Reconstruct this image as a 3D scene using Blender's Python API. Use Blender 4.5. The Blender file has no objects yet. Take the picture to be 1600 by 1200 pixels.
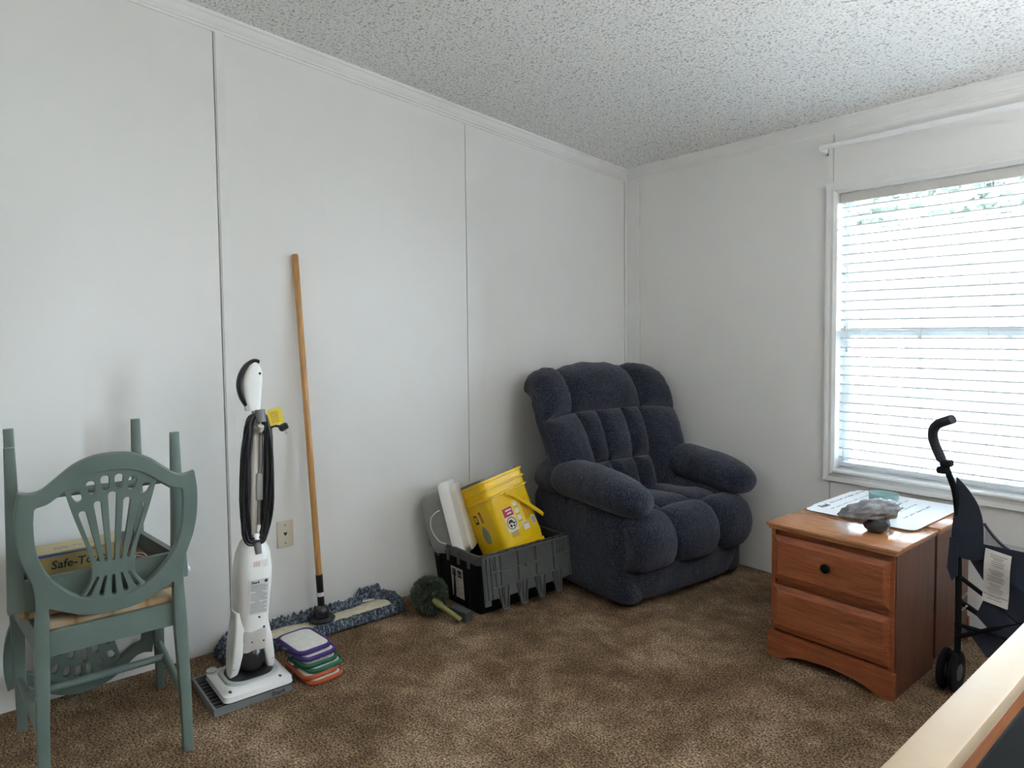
import bpy, bmesh, math, random
from mathutils import Vector, Matrix, Euler, noise
random.seed(7)
PI = math.pi
sc = bpy.context.scene
COL = sc.collection

# ------------------------------------------------------------------ camera
PITCH, ROLL, YAW = math.radians(-2.85), math.radians(0.62), math.radians(39.3)
CAM = Vector((2.897, -3.316, 1.30))
fw = Vector((-math.cos(YAW)*math.cos(PITCH), math.sin(YAW)*math.cos(PITCH), math.sin(PITCH)))
rt0 = fw.cross(Vector((0, 0, 1))).normalized()
up0 = rt0.cross(fw)
rt = rt0*math.cos(ROLL) - up0*math.sin(ROLL)
up = rt0*math.sin(ROLL) + up0*math.cos(ROLL)
cd = bpy.data.cameras.new('camera')
cam = bpy.data.objects.new('camera', cd)
COL.objects.link(cam)
cam.matrix_world = Matrix(((rt.x, up.x, -fw.x, CAM.x), (rt.y, up.y, -fw.y, CAM.y),
                           (rt.z, up.z, -fw.z, CAM.z), (0, 0, 0, 1)))
cd.sensor_width = 36.0
cd.lens = 36.0*1067/1600
cd.shift_y = -30/1600
cd.clip_start = 0.02
sc.camera = cam

# ------------------------------------------------------------------ light
sc.view_settings.view_transform = 'Standard'
sc.view_settings.look = 'None'
sc.view_settings.gamma = 1.0
sc.view_settings.use_curve_mapping = False
sc.view_settings.exposure = 2.22
sc.cycles.max_bounces = 12
sc.cycles.diffuse_bounces = 8
sc.cycles.glossy_bounces = 4
sc.cycles.transparent_max_bounces = 16
sc.cycles.sample_clamp_indirect = 6.0
sc.cycles.caustics_reflective = False
sc.cycles.caustics_refractive = False

world = bpy.data.worlds.new('sky')
sc.world = world
world.use_nodes = True
wn = world.node_tree
wn.nodes['Background'].inputs[0].default_value = (0.80, 0.90, 1.0, 1)
wn.nodes['Background'].inputs[1].default_value = 11.5

# ------------------------------------------------------------------ helpers
def link(o, parent=None):
    COL.objects.link(o)
    if parent is not None:
        o.parent = parent
    return o

def tag(o, label, cat, group=None, kind=None):
    if label: o['label'] = label
    if cat: o['category'] = cat
    if group: o['group'] = group
    if kind: o['kind'] = kind
    return o

def thing(name, label, cat, loc=(0, 0, 0), rot=(0, 0, 0), group=None):
    o = bpy.data.objects.new(name, None)
    o.empty_display_size = 0.05
    o.location = loc
    o.rotation_euler = rot
    COL.objects.link(o)
    return tag(o, label, cat, group)

def finish(me, smooth):
    if smooth:
        me.shade_smooth()
        if smooth is not True:
            me.set_sharp_from_angle(angle=math.radians(smooth))

class MB:
    """collects shapes, then becomes one mesh object"""
    def __init__(s):
        s.v = []; s.f = []
    def add(s, vs, fs, M=None):
        b = len(s.v)
        for p in vs:
            p = Vector(p)
            s.v.append(M @ p if M is not None else p)
        s.f += [tuple(i+b for i in f) for f in fs]
        return s
    def box(s, lo, hi, M=None, bev=0.0, seg=1):
        x0, y0, z0 = lo; x1, y1, z1 = hi
        vs = [(x0,y0,z0),(x1,y0,z0),(x1,y1,z0),(x0,y1,z0),(x0,y0,z1),(x1,y0,z1),(x1,y1,z1),(x0,y1,z1)]
        fs = [(0,3,2,1),(4,5,6,7),(0,1,5,4),(1,2,6,5),(2,3,7,6),(3,0,4,7)]
        if bev <= 0:
            return s.add(vs, fs, M)
        bm = bmesh.new()
        bv = [bm.verts.new(p) for p in vs]
        for f in fs: bm.faces.new([bv[i] for i in f])
        bmesh.ops.bevel(bm, geom=bm.edges[:], offset=bev, segments=seg, profile=0.5, affect='EDGES')
        return s.bm(bm, M)
    def bm(s, bm, M=None):
        bm.verts.index_update()
        s.add([v.co.copy() for v in bm.verts], [[v.index for v in f.verts] for f in bm.faces], M)
        bm.free()
        return s
    def tube(s, pts, r, seg=10, caps=True, flat=None, closed=False, M=None, upv=None):
        pts = [Vector(p) for p in pts]
        n = len(pts)
        rs = r if isinstance(r, (list, tuple)) else [r]*n
        T = []
        for i in range(n):
            if closed: d = pts[(i+1) % n]-pts[i-1]
            else: d = pts[min(i+1, n-1)]-pts[max(i-1, 0)]
            T.append(d.normalized())
        ref = Vector(upv) if upv else (Vector((0, 0, 1)) if abs(T[0].z) < 0.9 else Vector((1, 0, 0)))
        N = (ref - T[0]*ref.dot(T[0])).normalized()
        vs = []
        for i in range(n):
            N = (N - T[i]*N.dot(T[i])).normalized()
            B = T[i].cross(N)
            a, b = (rs[i] if isinstance(rs[i], (list, tuple)) else (rs[i], rs[i]*(flat or 1)))
            for k in range(seg):
                t = 2*PI*k/seg
                vs.append(pts[i] + N*(a*math.cos(t)) + B*(b*math.sin(t)))
        fs = []
        for i in range(n if closed else n-1):
            j = (i+1) % n
            for k in range(seg):
                l = (k+1) % seg
                fs.append((i*seg+k, i*seg+l, j*seg+l, j*seg+k))
        if caps and not closed:
            fs.append(tuple(range(seg-1, -1, -1)))
            fs.append(tuple((n-1)*seg+k for k in range(seg)))
        return s.add(vs, fs, M)
    def loft(s, rings, caps=True, M=None, closed=False):
        n = len(rings[0]); vs = [p for r in rings for p in r]; fs = []
        for i in range(len(rings)-1):
            for k in range(n):
                l = (k+1) % n
                fs.append((i*n+k, i*n+l, (i+1)*n+l, (i+1)*n+k))
        if caps:
            fs.append(tuple(range(n-1, -1, -1)))
            fs.append(tuple((len(rings)-1)*n+k for k in range(n)))
        return s.add(vs, fs, M)
    def lathe(s, prof, seg=24, M=None):
        vs = []; fs = []
        for (r, z) in prof:
            for k in range(seg):
                t = 2*PI*k/seg
                vs.append((r*math.cos(t), r*math.sin(t), z))
        for i in range(len(prof)-1):
            for k in range(seg):
                l = (k+1) % seg
                fs.append((i*seg+k, i*seg+l, (i+1)*seg+l, (i+1)*seg+k))
        fs.append(tuple(range(seg-1, -1, -1)))
        fs.append(tuple((len(prof)-1)*seg+k for k in range(seg)))
        return s.add(vs, fs, M)
    def prism(s, poly, t0, t1, plane='xz', M=None):
        """poly of 2-D points extruded between t0 and t1 on the third axis"""
        def P(a, b, t):
            return {'xz': (a, t, b), 'yz': (t, a, b), 'xy': (a, b, t)}[plane]
        n = len(poly)
        vs = [P(a, b, t0) for a, b in poly] + [P(a, b, t1) for a, b in poly]
        fs = [tuple(range(n)), tuple(range(2*n-1, n-1, -1))]
        for i in range(n):
            j = (i+1) % n
            fs.append((i, i+n, j+n, j))
        return s.add(vs, fs, M)
    def build(s, name, mat, parent=None, smooth=False, loc=None, rot=None):
        me = bpy.data.meshes.new(name)
        me.from_pydata(s.v, [], s.f)
        me.validate()
        bm = bmesh.new(); bm.from_mesh(me)
        bmesh.ops.recalc_face_normals(bm, faces=bm.faces[:])
        bm.to_mesh(me); bm.free()
        if mat is not None: me.materials.append(mat)
        finish(me, smooth)
        o = bpy.data.objects.new(name, me)
        if loc: o.location = loc
        if rot: o.rotation_euler = rot
        return link(o, parent)

def copy_obj(o, parent=None, loc=None, rot=None):
    c = o.copy()
    COL.objects.link(c)
    if parent is not None: c.parent = parent
    if loc is not None: c.location = loc
    if rot is not None: c.rotation_euler = rot
    return c

def kids(o):
    return [c for c in COL.objects if c.parent == o]

def copy_tree(o, parent=None):
    c = o.copy(); COL.objects.link(c)
    if parent is not None: c.parent = parent
    for k in kids(o): copy_tree(k, c)
    return c

def curve_mesh(name, loops, depth, mat, parent=None, bevel=0.0, M=None, cyc=True, smooth=30):
    """filled 2-D outline (holes allowed) extruded to a plate; local xy -> M"""
    cu = bpy.data.curves.new(name, 'CURVE')
    cu.dimensions = '2D'; cu.fill_mode = 'BOTH'
    cu.extrude = depth; cu.bevel_depth = bevel; cu.bevel_resolution = 1
    for lp in loops:
        sp = cu.splines.new('POLY'); sp.points.add(len(lp)-1)
        for p, q in zip(sp.points, lp): p.co = (q[0], q[1], 0, 1)
        sp.use_cyclic_u = True
    t = bpy.data.objects.new('tmp', cu); COL.objects.link(t)
    dg = bpy.context.evaluated_depsgraph_get()
    me = bpy.data.meshes.new_from_object(t.evaluated_get(dg))
    bpy.data.objects.remove(t); bpy.data.curves.remove(cu)
    me.name = name
    if M is not None: me.transform(M)
    me.materials.clear(); me.materials.append(mat)
    finish(me, smooth)
    return link(bpy.data.objects.new(name, me), parent)

def text_mesh(name, txt, size, mat, parent, M, depth=0.0002, bold=0.0, ax='CENTER', shear=0.0):
    cu = bpy.data.curves.new(name, 'FONT')
    cu.body = txt; cu.size = size; cu.extrude = depth; cu.offset = bold
    cu.align_x = ax; cu.align_y = 'CENTER'; cu.shear = shear; cu.resolution_u = 2
    t = bpy.data.objects.new('tmp', cu); COL.objects.link(t)
    dg = bpy.context.evaluated_depsgraph_get()
    me = bpy.data.meshes.new_from_object(t.evaluated_get(dg))
    bpy.data.objects.remove(t); bpy.data.curves.remove(cu)
    me.name = name; me.transform(M)
    me.materials.clear(); me.materials.append(mat)
    return link(bpy.data.objects.new(name, me), parent)

def frame(o, x, y):
    """matrix whose local x,y,z axes are x, y, x*y at origin o"""
    x = Vector(x).normalized(); y = Vector(y); y = (y - x*y.dot(x)).normalized(); z = x.cross(y)
    return Matrix(((x.x, y.x, z.x, o[0]), (x.y, y.y, z.y, o[1]), (x.z, y.z, z.z, o[2]), (0, 0, 0, 1)))

def spline(pts, n=8):
    """Catmull-Rom through points"""
    P = [Vector(p) for p in pts]; out = []
    for i in range(len(P)-1):
        a = P[max(i-1, 0)]; b = P[i]; c = P[i+1]; d = P[min(i+2, len(P)-1)]
        for k in range(n):
            t = k/n
            out.append(0.5*((2*b)+(c-a)*t+(2*a-5*b+4*c-d)*t*t+(3*b-a-3*c+d)*t**3))
    out.append(P[-1])
    return out

def lerp_tab(tab, x):
    if x <= tab[0][0]: return tab[0][1:]
    for a, b in zip(tab, tab[1:]):
        if x <= b[0]:
            t = (x-a[0])/(b[0]-a[0])
            return tuple(p+(q-p)*t for p, q in zip(a[1:], b[1:]))
    return tab[-1][1:]

def rrect(w, h, r, n=5):
    """rounded rectangle, counter-clockwise, centred"""
    out = []; r = min(r, w*.98, h*.98)
    for cx, cy, a in ((w-r, h-r, 0), (-(w-r), h-r, PI/2), (-(w-r), -(h-r), PI), (w-r, -(h-r), 1.5*PI)):
        for k in range(n+1):
            t = a + PI/2*k/n
            out.append((cx+r*math.cos(t), cy+r*math.sin(t)))
    return out

# ------------------------------------------------------------------ materials
class NT:
    def __init__(s, name):
        s.m = bpy.data.materials.new(name); s.m.use_nodes = True
        s.t = s.m.node_tree; s.b = s.t.nodes['Principled BSDF']
    def n(s, kind, **kw):
        nd = s.t.nodes.new(kind)
        for k, v in kw.items():
            if k in nd.inputs.keys(): nd.inputs[k].default_value = v
            else: setattr(nd, k, v)
        return nd
    def l(s, a, b): s.t.links.new(a, b)
    def coord(s, scale=(1, 1, 1), kind='Object', rot=(0, 0, 0)):
        c = s.n('ShaderNodeTexCoord'); m = s.n('ShaderNodeMapping')
        m.inputs['Scale'].default_value = scale; m.inputs['Rotation'].default_value = rot
        s.l(c.outputs[kind], m.inputs['Vector'])
        return m.outputs['Vector']
    def noise(s, vec, scale, detail=3, rough=.5, dist=0):
        nd = s.n('ShaderNodeTexNoise'); nd.inputs['Scale'].default_value = scale
        nd.inputs['Detail'].default_value = detail; nd.inputs['Roughness'].default_value = rough
        nd.inputs['Distortion'].default_value = dist
        s.l(vec, nd.inputs['Vector']); return nd.outputs['Fac']
    def voro(s, vec, scale, feat='F1'):
        nd = s.n('ShaderNodeTexVoronoi', feature=feat); nd.inputs['Scale'].default_value = scale
        s.l(vec, nd.inputs['Vector']); return nd.outputs['Distance']
    def ramp(s, fac, stops):
        r = s.n('ShaderNodeValToRGB'); e = r.color_ramp.elements
        while len(e) < len(stops): e.new(0.5)
        for el, (p, c) in zip(e, stops):
            el.position = p; el.color = (*c, 1) if len(c) == 3 else c
        s.l(fac, r.inputs['Fac']); return r.outputs['Color']
    def mix(s, a, b, fac, blend='MIX'):
        m = s.n('ShaderNodeMix', data_type='RGBA', blend_type=blend)
        for sock, v in ((m.inputs[0], fac), (m.inputs[6], a), (m.inputs[7], b)):
            if hasattr(v, 'is_output') or isinstance(v, bpy.types.NodeSocket): s.l(v, sock)
            elif isinstance(v, (int, float)): sock.default_value = v
            else: sock.default_value = (*v, 1) if len(v) == 3 else v
        return m.outputs[2]
    def math(s, op, a, b=0.0):
        m = s.n('ShaderNodeMath', operation=op)
        for sock, v in ((m.inputs[0], a), (m.inputs[1], b)):
            if isinstance(v, bpy.types.NodeSocket): s.l(v, sock)
            else: sock.default_value = v
        return m.outputs[0]
    def bump(s, h, strength=.3, dist=.01):
        b = s.n('ShaderNodeBump'); b.inputs['Strength'].default_value = strength
        b.inputs['Distance'].default_value = dist
        s.l(h, b.inputs['Height']); s.l(b.outputs['Normal'], s.b.inputs['Normal'])
    def set(s, col=None, rough=None, metal=None, spec=None, **kw):
        for key, v in (('Base Color', col), ('Roughness', rough), ('Metallic', metal), ('Specular IOR Level', spec)):
            if v is None: continue
            if isinstance(v, bpy.types.NodeSocket): s.l(v, s.b.inputs[key])
            elif isinstance(v, tuple): s.b.inputs[key].default_value = (*v, 1)
            else: s.b.inputs[key].default_value = v
        for k, v in kw.items():
            s.b.inputs[k.replace('_', ' ')].default_value = v
        return s

def plain(name, col, rough=.5, metal=0., var=.06, vs=18, bump=0., bs=200, **kw):
    """a colour with slight mottling and optional fine relief"""
    t = NT(name); v = t.coord()
    f = t.noise(v, vs, 4)
    dark = tuple(c*(1-var) for c in col); lite = tuple(min(1, c*(1+var)) for c in col)
    t.set(t.ramp(f, ((.3, dark), (.7, lite))), rough, metal, **kw)
    if bump: t.bump(t.noise(v, bs, 2), bump, .002)
    return t.m

def m_wall():
    t = NT('vinyl_wall'); v = t.coord()
    base = t.ramp(t.noise(v, 1.6, 4), ((.35, (.775, .77, .755)), (.7, (.81, .805, .795))))
    streak = t.noise(t.coord((6, 6, .7)), 2.0, 5, .6)
    col = t.mix(base, (.71, .695, .665), t.ramp(streak, ((.58, (0, 0, 0)), (.8, (.25, .25, .25)))))
    t.set(col, t.ramp(t.noise(t.coord((3, 3, 1.2)), 3.0, 6, .65), ((.35, (.29,)*3), (.65, (.36,)*3))), spec=.45)
    t.bump(t.noise(v, 160, 3), .05, .002)
    return t.m
def m_ceiling():
    t = NT('popcorn_ceiling'); v = t.coord()
    a = t.voro(v, 80); b = t.noise(v, 115, 4, .7)
    h = t.math('ADD', t.math('MULTIPLY', t.math('SUBTRACT', 1.0, a), .8), b)
    col = t.ramp(t.noise(v, 100, 3, .6), ((.35, (.34, .34, .33)), (.44, (.80, .80, .79)), (.7, (.90, .90, .89))))
    t.set(col, .95, spec=.1)
    t.bump(h, .5, .008)
    return t.m
def m_carpet():
    t = NT('carpet_pile'); v = t.coord()
    big = t.noise(v, 3.2, 5, .62, .4)
    mid = t.noise(v, 11.0, 4, .6, .3)
    f = t.math('ADD', t.math('MULTIPLY', big, .6), t.math('MULTIPLY', mid, .4))
    col = t.ramp(f, ((.38, (.190, .118, .066)), (.50, (.300, .198, .118)), (.62, (.47, .337, .228))))
    fine = t.noise(v, 138, 3, .8)
    col = t.mix(col, t.ramp(fine, ((.39, (.16, .14, .12)), (.5, (.90, .87, .84)), (.61, (2.15, 2.08, 1.95)))), 1.0, 'MULTIPLY')
    t.set(col, 1.0, spec=.05, Sheen_Weight=.04, Sheen_Roughness=.6)
    t.bump(t.math('ADD', t.noise(v, 260, 3, .7), t.math('MULTIPLY', mid, .8)), 1.0, .012)
    return t.m
def m_wood(name, c0, c1, c2, axis='x', scale=1.0, rough=.35, knots=True):
    t = NT(name)
    st = {'x': (1.2, 14, 14), 'y': (14, 1.2, 14), 'z': (14, 14, 1.2)}[axis]
    v = t.coord(tuple(q*scale for q in st))
    g = t.noise(v, 2.2, 6, .65, 1.6)
    fine = t.noise(t.coord(tuple(q*scale*4 for q in st)), 3.0, 3, .6)
    col = t.ramp(g, ((.28, c0), (.5, c1), (.72, c2)))
    col = t.mix(col, t.ramp(fine, ((.35, (.72,)*3), (.65, (1.1,)*3))), .8, 'MULTIPLY')
    if knots:
        k = t.voro(t.coord(tuple((1.0 if q < 2 else 2.2)*scale*4 for q in st)), 1.1)
        col = t.mix(col, c0, t.ramp(k, ((.03, (.9,)*3), (.13, (0, 0, 0)))))
    t.set(col, rough, spec=.5)
    t.bump(fine, .08, .001)
    return t.m
def m_fabric():
    t = NT('navy_chenille'); v = t.coord()
    big = t.noise(v, 7, 4, .6)
    weave = t.noise(t.coord((1, 1, 1.8)), 150, 3, .75)
    col = t.ramp(big, ((.3, (.012, .0145, .024)), (.7, (.022, .026, .040))))
    col = t.mix(col, t.ramp(weave, ((.40, (.25,)*3), (.5, (.95, .95, .95)), (.60, (3.2, 3.1, 3.0)))), 1.0, 'MULTIPLY')
    t.set(col, .92, spec=.15, Sheen_Weight=.35, Sheen_Roughness=.45)
    t.b.inputs['Sheen Tint'].default_value = (.60, .60, .68, 1)
    t.bump(t.math('ADD', weave, t.math('MULTIPLY', t.noise(v, 28, 4, .6), 1.6)), .75, .006)
    return t.m
def m_glass():
    t = NT('window_glass'); t.t.nodes.remove(t.b)
    tr = t.n('ShaderNodeBsdfTransparent'); gl = t.n('ShaderNodeBsdfGlossy'); gl.inputs['Roughness'].default_value = .02
    fr = t.n('ShaderNodeFresnel'); fr.inputs['IOR'].default_value = 1.3
    tr.inputs['Color'].default_value = (.93, .97, .97, 1)
    mx = t.n('ShaderNodeMixShader'); t.l(fr.outputs[0], mx.inputs[0]); t.l(tr.outputs[0], mx.inputs[1]); t.l(gl.outputs[0], mx.inputs[2])
    t.l(mx.outputs[0], t.t.nodes['Material Output'].inputs[0])
    return t.m

M = {}
M['wall'] = m_wall(); M['ceil'] = m_ceiling(); M['carpet'] = m_carpet(); M['glass'] = m_glass(); M['fabric'] = m_fabric()
M['trim'] = plain('painted_trim', (.79, .79, .78), .45, var=.03, vs=6)
M['groove'] = plain('groove_dark', (.16, .155, .14), .8)
M['vinyl'] = plain('white_vinyl', (.78, .80, .81), .4, var=.02)
M['slat'] = plain('white_slat', (.70, .72, .74), .45, var=.02)
M['valance'] = plain('beige_valance', (.62, .60, .565), .5, var=.03)
M['cord'] = plain('white_cord', (.7, .7, .68), .8)
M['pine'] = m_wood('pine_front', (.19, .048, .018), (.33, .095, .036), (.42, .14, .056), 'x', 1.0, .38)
M['pine_shaded'] = m_wood('pine_shaded', (.075, .028, .016), (.125, .046, .026), (.16, .064, .036), 'z', 1.0, .42, False)  # same pine made darker: shade on the sides put into the colour
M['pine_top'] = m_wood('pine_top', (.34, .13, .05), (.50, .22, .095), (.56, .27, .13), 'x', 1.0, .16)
M['handle'] = m_wood('mop_handle_wood', (.42, .19, .055), (.55, .28, .09), (.62, .35, .13), 'z', .8, .35, False)
M['sage'] = plain('sage_paint', (.118, .158, .140), .42, var=.10, vs=9, bump=.05, bs=60)
M['black'] = plain('black_plastic', (.012, .012, .013), .28)
M['blackm'] = plain('matte_black', (.008, .009, .010), .8, spec=.12)
M['white'] = plain('white_plastic', (.80, .79, .77), .25, var=.02)
M['offwhite'] = plain('offwhite_plastic', (.66, .62, .55), .35, var=.03)
M['grey'] = plain('grey_plastic', (.16, .165, .17), .4)
M['lgrey'] = plain('light_grey_plastic', (.42, .43, .43), .4)
M['dgrey'] = plain('dark_grey_plastic', (.055, .058, .058), .45, var=.12, vs=30)
M['silver'] = plain('brushed_metal', (.6, .6, .6), .3, 1.0)
M['yellow'] = plain('yellow_plastic', (.86, .56, .008), .30, var=.03)
M['tagyellow'] = plain('yellow_tag', (.72, .55, .04), .55)
M['plate'] = plain('almond_plate', (.66, .60, .49), .35, var=.02)
M['ink'] = plain('printed_ink', (.02, .02, .022), .6)
M['ink2'] = plain('grey_ink', (.28, .28, .30), .6)
M['redink'] = plain('red_print', (.50, .05, .06), .5)
M['peach'] = plain('peach_print', (.66, .45, .38), .5)
M['brownink'] = plain('brown_print', (.42, .22, .03), .5)
M['paper'] = plain('white_paper', (.80, .82, .86), .55, var=.02)
M['tagpaper'] = plain('cloth_tag', (.66, .62, .58), .8, var=.04)
M['canvas'] = plain('cream_canvas', (.60, .55, .42), .9, var=.12, vs=40, bump=.15)
M['padwhite'] = plain('white_microfiber', (.66, .65, .61), .95, var=.10, vs=60, bump=.5, bs=160)
M['purple'] = plain('purple_binding', (.055, .025, .16), .8)
M['green'] = plain('green_binding', (.02, .12, .065), .8)
M['orange'] = plain('orange_binding', (.42, .085, .03), .8)
M['strap'] = plain('grey_strap', (.10, .10, .11), .85)
M['olive'] = plain('olive_plastic', (.20, .21, .06), .45)
M['moss'] = plain('green_fibre', (.078, .108, .070), .9, var=.45, vs=60)
M['lime'] = plain('green_print', (.16, .34, .05), .5)
M['navy'] = plain('navy_nylon', (.013, .019, .036), .7, var=.12, bump=.2, bs=500)
M['foam'] = plain('black_foam', (.022, .023, .032), .85, bump=.3, bs=400)
M['cream'] = plain('cream_laminate', (.52, .39, .265), .42, var=.03)
M['cherry'] = m_wood('cherry_edge', (.22, .06, .018), (.34, .105, .03), (.40, .14, .045), 'y', 1.0, .4, False)
M['cushion'] = None
M['rawwood'] = m_wood('raw_wood', (.10, .04, .025), (.16, .07, .045), (.2, .09, .06), 'y', 1.0, .6, False)
M['box'] = plain('carton', (.60, .50, .30), .6, var=.05)
M['boxside'] = plain('carton_side', (.36, .27, .10), .6, var=.05)
M['boxblue'] = plain('carton_blue', (.05, .10, .34), .5)
# ------------------------------------------------------------------ the room
RX, RY = 3.75, -4.45               # far corner of the room (behind the camera)
Z0, SL = 2.29, 0.1125              # ceiling height at the window wall, and its rise per metre away from it
def cz(y): return Z0 - SL*y
def structure(o, label=None):
    o['kind'] = 'structure'
    if label: o['label'] = label
    return o

floor = structure(MB().box((-.1, RY-.1, -.08), (RX+.1, .12, 0)).build('floor', M['carpet']))
mb = MB()
mb.add([(-.1, .12, cz(.12)), (RX+.1, .12, cz(.12)), (RX+.1, RY-.1, cz(RY-.1)), (-.1, RY-.1, cz(RY-.1)),
        (-.1, .12, cz(.12)+.08), (RX+.1, .12, cz(.12)+.08), (RX+.1, RY-.1, cz(RY-.1)+.08), (-.1, RY-.1, cz(RY-.1)+.08)],
       [(0,1,2,3),(7,6,5,4),(0,4,5,1),(1,5,6,2),(2,6,7,3),(3,7,4,0)])
ceiling = structure(mb.build('ceiling', M['ceil']))

# left wall: backing with vinyl panels and a batten
wl = structure(MB().prism([(.12, -.02), (.12, cz(.12)), (RY-.1, cz(RY-.1)), (RY-.1, -.02)], -.1, -.007, 'yz').build('wall_left', M['groove']))
seams = [-.022, -1.2405, -2.466, -3.69, RY]
for a, b in zip(seams, seams[1:]):
    a2, b2 = a-.002, b+.002
    MB().prism([(a2, .0), (a2, cz(a2)), (b2, cz(b2)), (b2, .0)], -.007, 0, 'yz').build('wall_panel', M['wall'], wl)
def batten_y(y0, y1, t):
    MB().prism([(y0, 0), (y0, cz(y0)-.05), (y1, cz(y1)-.05), (y1, 0)], -.006, t, 'yz').build('batten', M['trim'], wl)
batten_y(-2.459, -2.426, .006)
batten_y(-.0195, -.0005, .0045)

# window wall with an opening
WX0, WX1, WZ0, WZ1 = 1.333, 2.353, .60, 1.955
VX0, VX1 = 2.70, 3.60                # second, bare window added right of the frame to let in more daylight
wr = MB()
wr.box((-.1, .007, -.02), (WX0-.012, .12, Z0)).box((WX1+.012, .007, -.02), (VX0-.012, .12, Z0)).box((VX1+.012, .007, -.02), (RX+.1, .12, Z0))
for xa, xb in ((WX0, WX1), (VX0, VX1)):
    wr.box((xa-.012, .007, -.02), (xb+.012, .12, .592)).box((xa-.012, .007, WZ1), (xb+.012, .12, Z0))
wr = structure(wr.build('wall_right', M['groove']))
def wpanel(x0, x1, z0, z1):
    MB().box((x0, 0, z0), (x1, .007, z1)).build('wall_panel', M['wall'], wr)
wpanel(.1125, 1.305, 0, Z0); wpanel(1.309, WX1+.01, 0, WZ0-.02)
wpanel(1.309, WX1+.01, WZ1+.01, Z0); wpanel(1.309, WX0-.012, WZ0-.02, WZ1+.01)
wpanel(WX1+.014, VX0-.012, 0, Z0); wpanel(VX1+.012, RX, 0, Z0)
wpanel(VX0-.012, VX1+.012, 0, WZ0-.02); wpanel(VX0-.012, VX1+.012, WZ1+.01, Z0)
MB().box((.0, -.0045, 0), (.088, .006, Z0-.04)).build('batten', M['trim'], wr)
MB().box((.088, -.007, 0), (.109, .006, Z0-.04)).build('batten', M['trim'], wr)
MB().box((1.279, -.005, 1.98), (1.304, .002, Z0-.04)).build('batten', M['trim'], wr)
MB().box((1.279, -.005, 0), (1.304, .002, .55)).build('batten', M['trim'], wr)

# walls behind the camera, one with a doorway into a hall
wb = structure(MB().prism([(.12, -.02), (.12, cz(.12)), (RY-.1, cz(RY-.1)), (RY-.1, -.02)], RX, RX+.1, 'yz').build('wall_back', M['wall']))
wf = MB().box((-.1, RY-.1, -.02), (RX+.1, RY, cz(RY-.1)))
wf = structure(wf.build('wall_front', M['wall']))

# weak dome lamp added unseen behind the camera as fill light
lamp = thing('fill_dome', 'unseen white dome lamp added behind the viewer as fill light', 'lamp', (1.9, -3.95, cz(-3.95)))
t = NT('lit_glass'); t.b.inputs['Base Color'].default_value = (.9, .88, .82, 1)
t.b.inputs['Emission Color'].default_value = (1.0, .955, .885, 1); t.b.inputs['Emission Strength'].default_value = 3.0
MB().lathe([(.19, .03), (.19, -.035), (.175, -.04)], 32).build('base', M['white'], lamp, smooth=40)
MB().lathe([(.172, -.04), (.165, -.075), (.13, -.11), (.08, -.13), (.02, -.138)], 32).build('shade', t.m, lamp, smooth=60)

# torchiere added out of view to brighten the ceiling and the room
tor = thing('fill_uplight', 'unseen white torchiere added beside the viewer to brighten the ceiling', 'lamp', (3.45, -1.55, 0))
MB().lathe([(.135, 0), (.14, .008), (.12, .022), (.02, .03)], 28).build('base', M['white'], tor, smooth=40)
MB().tube([(0, 0, .02), (0, 0, 1.300)], .012, 12).build('pole', M['white'], tor, smooth=50)
MB().lathe([(.02, 1.280), (.07, 1.300), (.13, 1.360), (.165, 1.430), (.160, 1.430), (.125, 1.365), (.06, 1.310), (.01, 1.300)], 28).build('shade', M['white'], tor, smooth=50)
t = NT('lit_bulb'); t.b.inputs['Emission Color'].default_value = (.96, .98, 1.0, 1); t.b.inputs['Emission Strength'].default_value = 255.0
MB().lathe([(.02, 1.325), (.045, 1.335), (.055, 1.360), (.045, 1.390), (.01, 1.400)], 20).build('bulb', t.m, tor, smooth=60)

# crown mouldings
prof = [(0, -.066), (.006, -.066), (.008, -.056), (.013, -.053), (.013, -.046), (.020, -.036), (.028, -.016), (.034, -.011), (.036, 0), (0, 0)]
mb = MB()
mb.loft([[(a, .0, cz(0)+b) for a, b in prof], [(a, RY, cz(RY)+b) for a, b in prof]])
tr = structure(mb.build('trim_1', M['trim'], smooth=25)); tr['label'] = 'painted crown moulding rising along the left wall'
mb = MB()
mb.loft([[(0, -a, Z0+b+.0035) for a, b in prof], [(RX, -a, Z0+b+.0035) for a, b in prof]])
tr = structure(mb.build('trim_2', M['trim'], smooth=25)); tr['label'] = 'painted crown moulding above the window wall'

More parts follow.
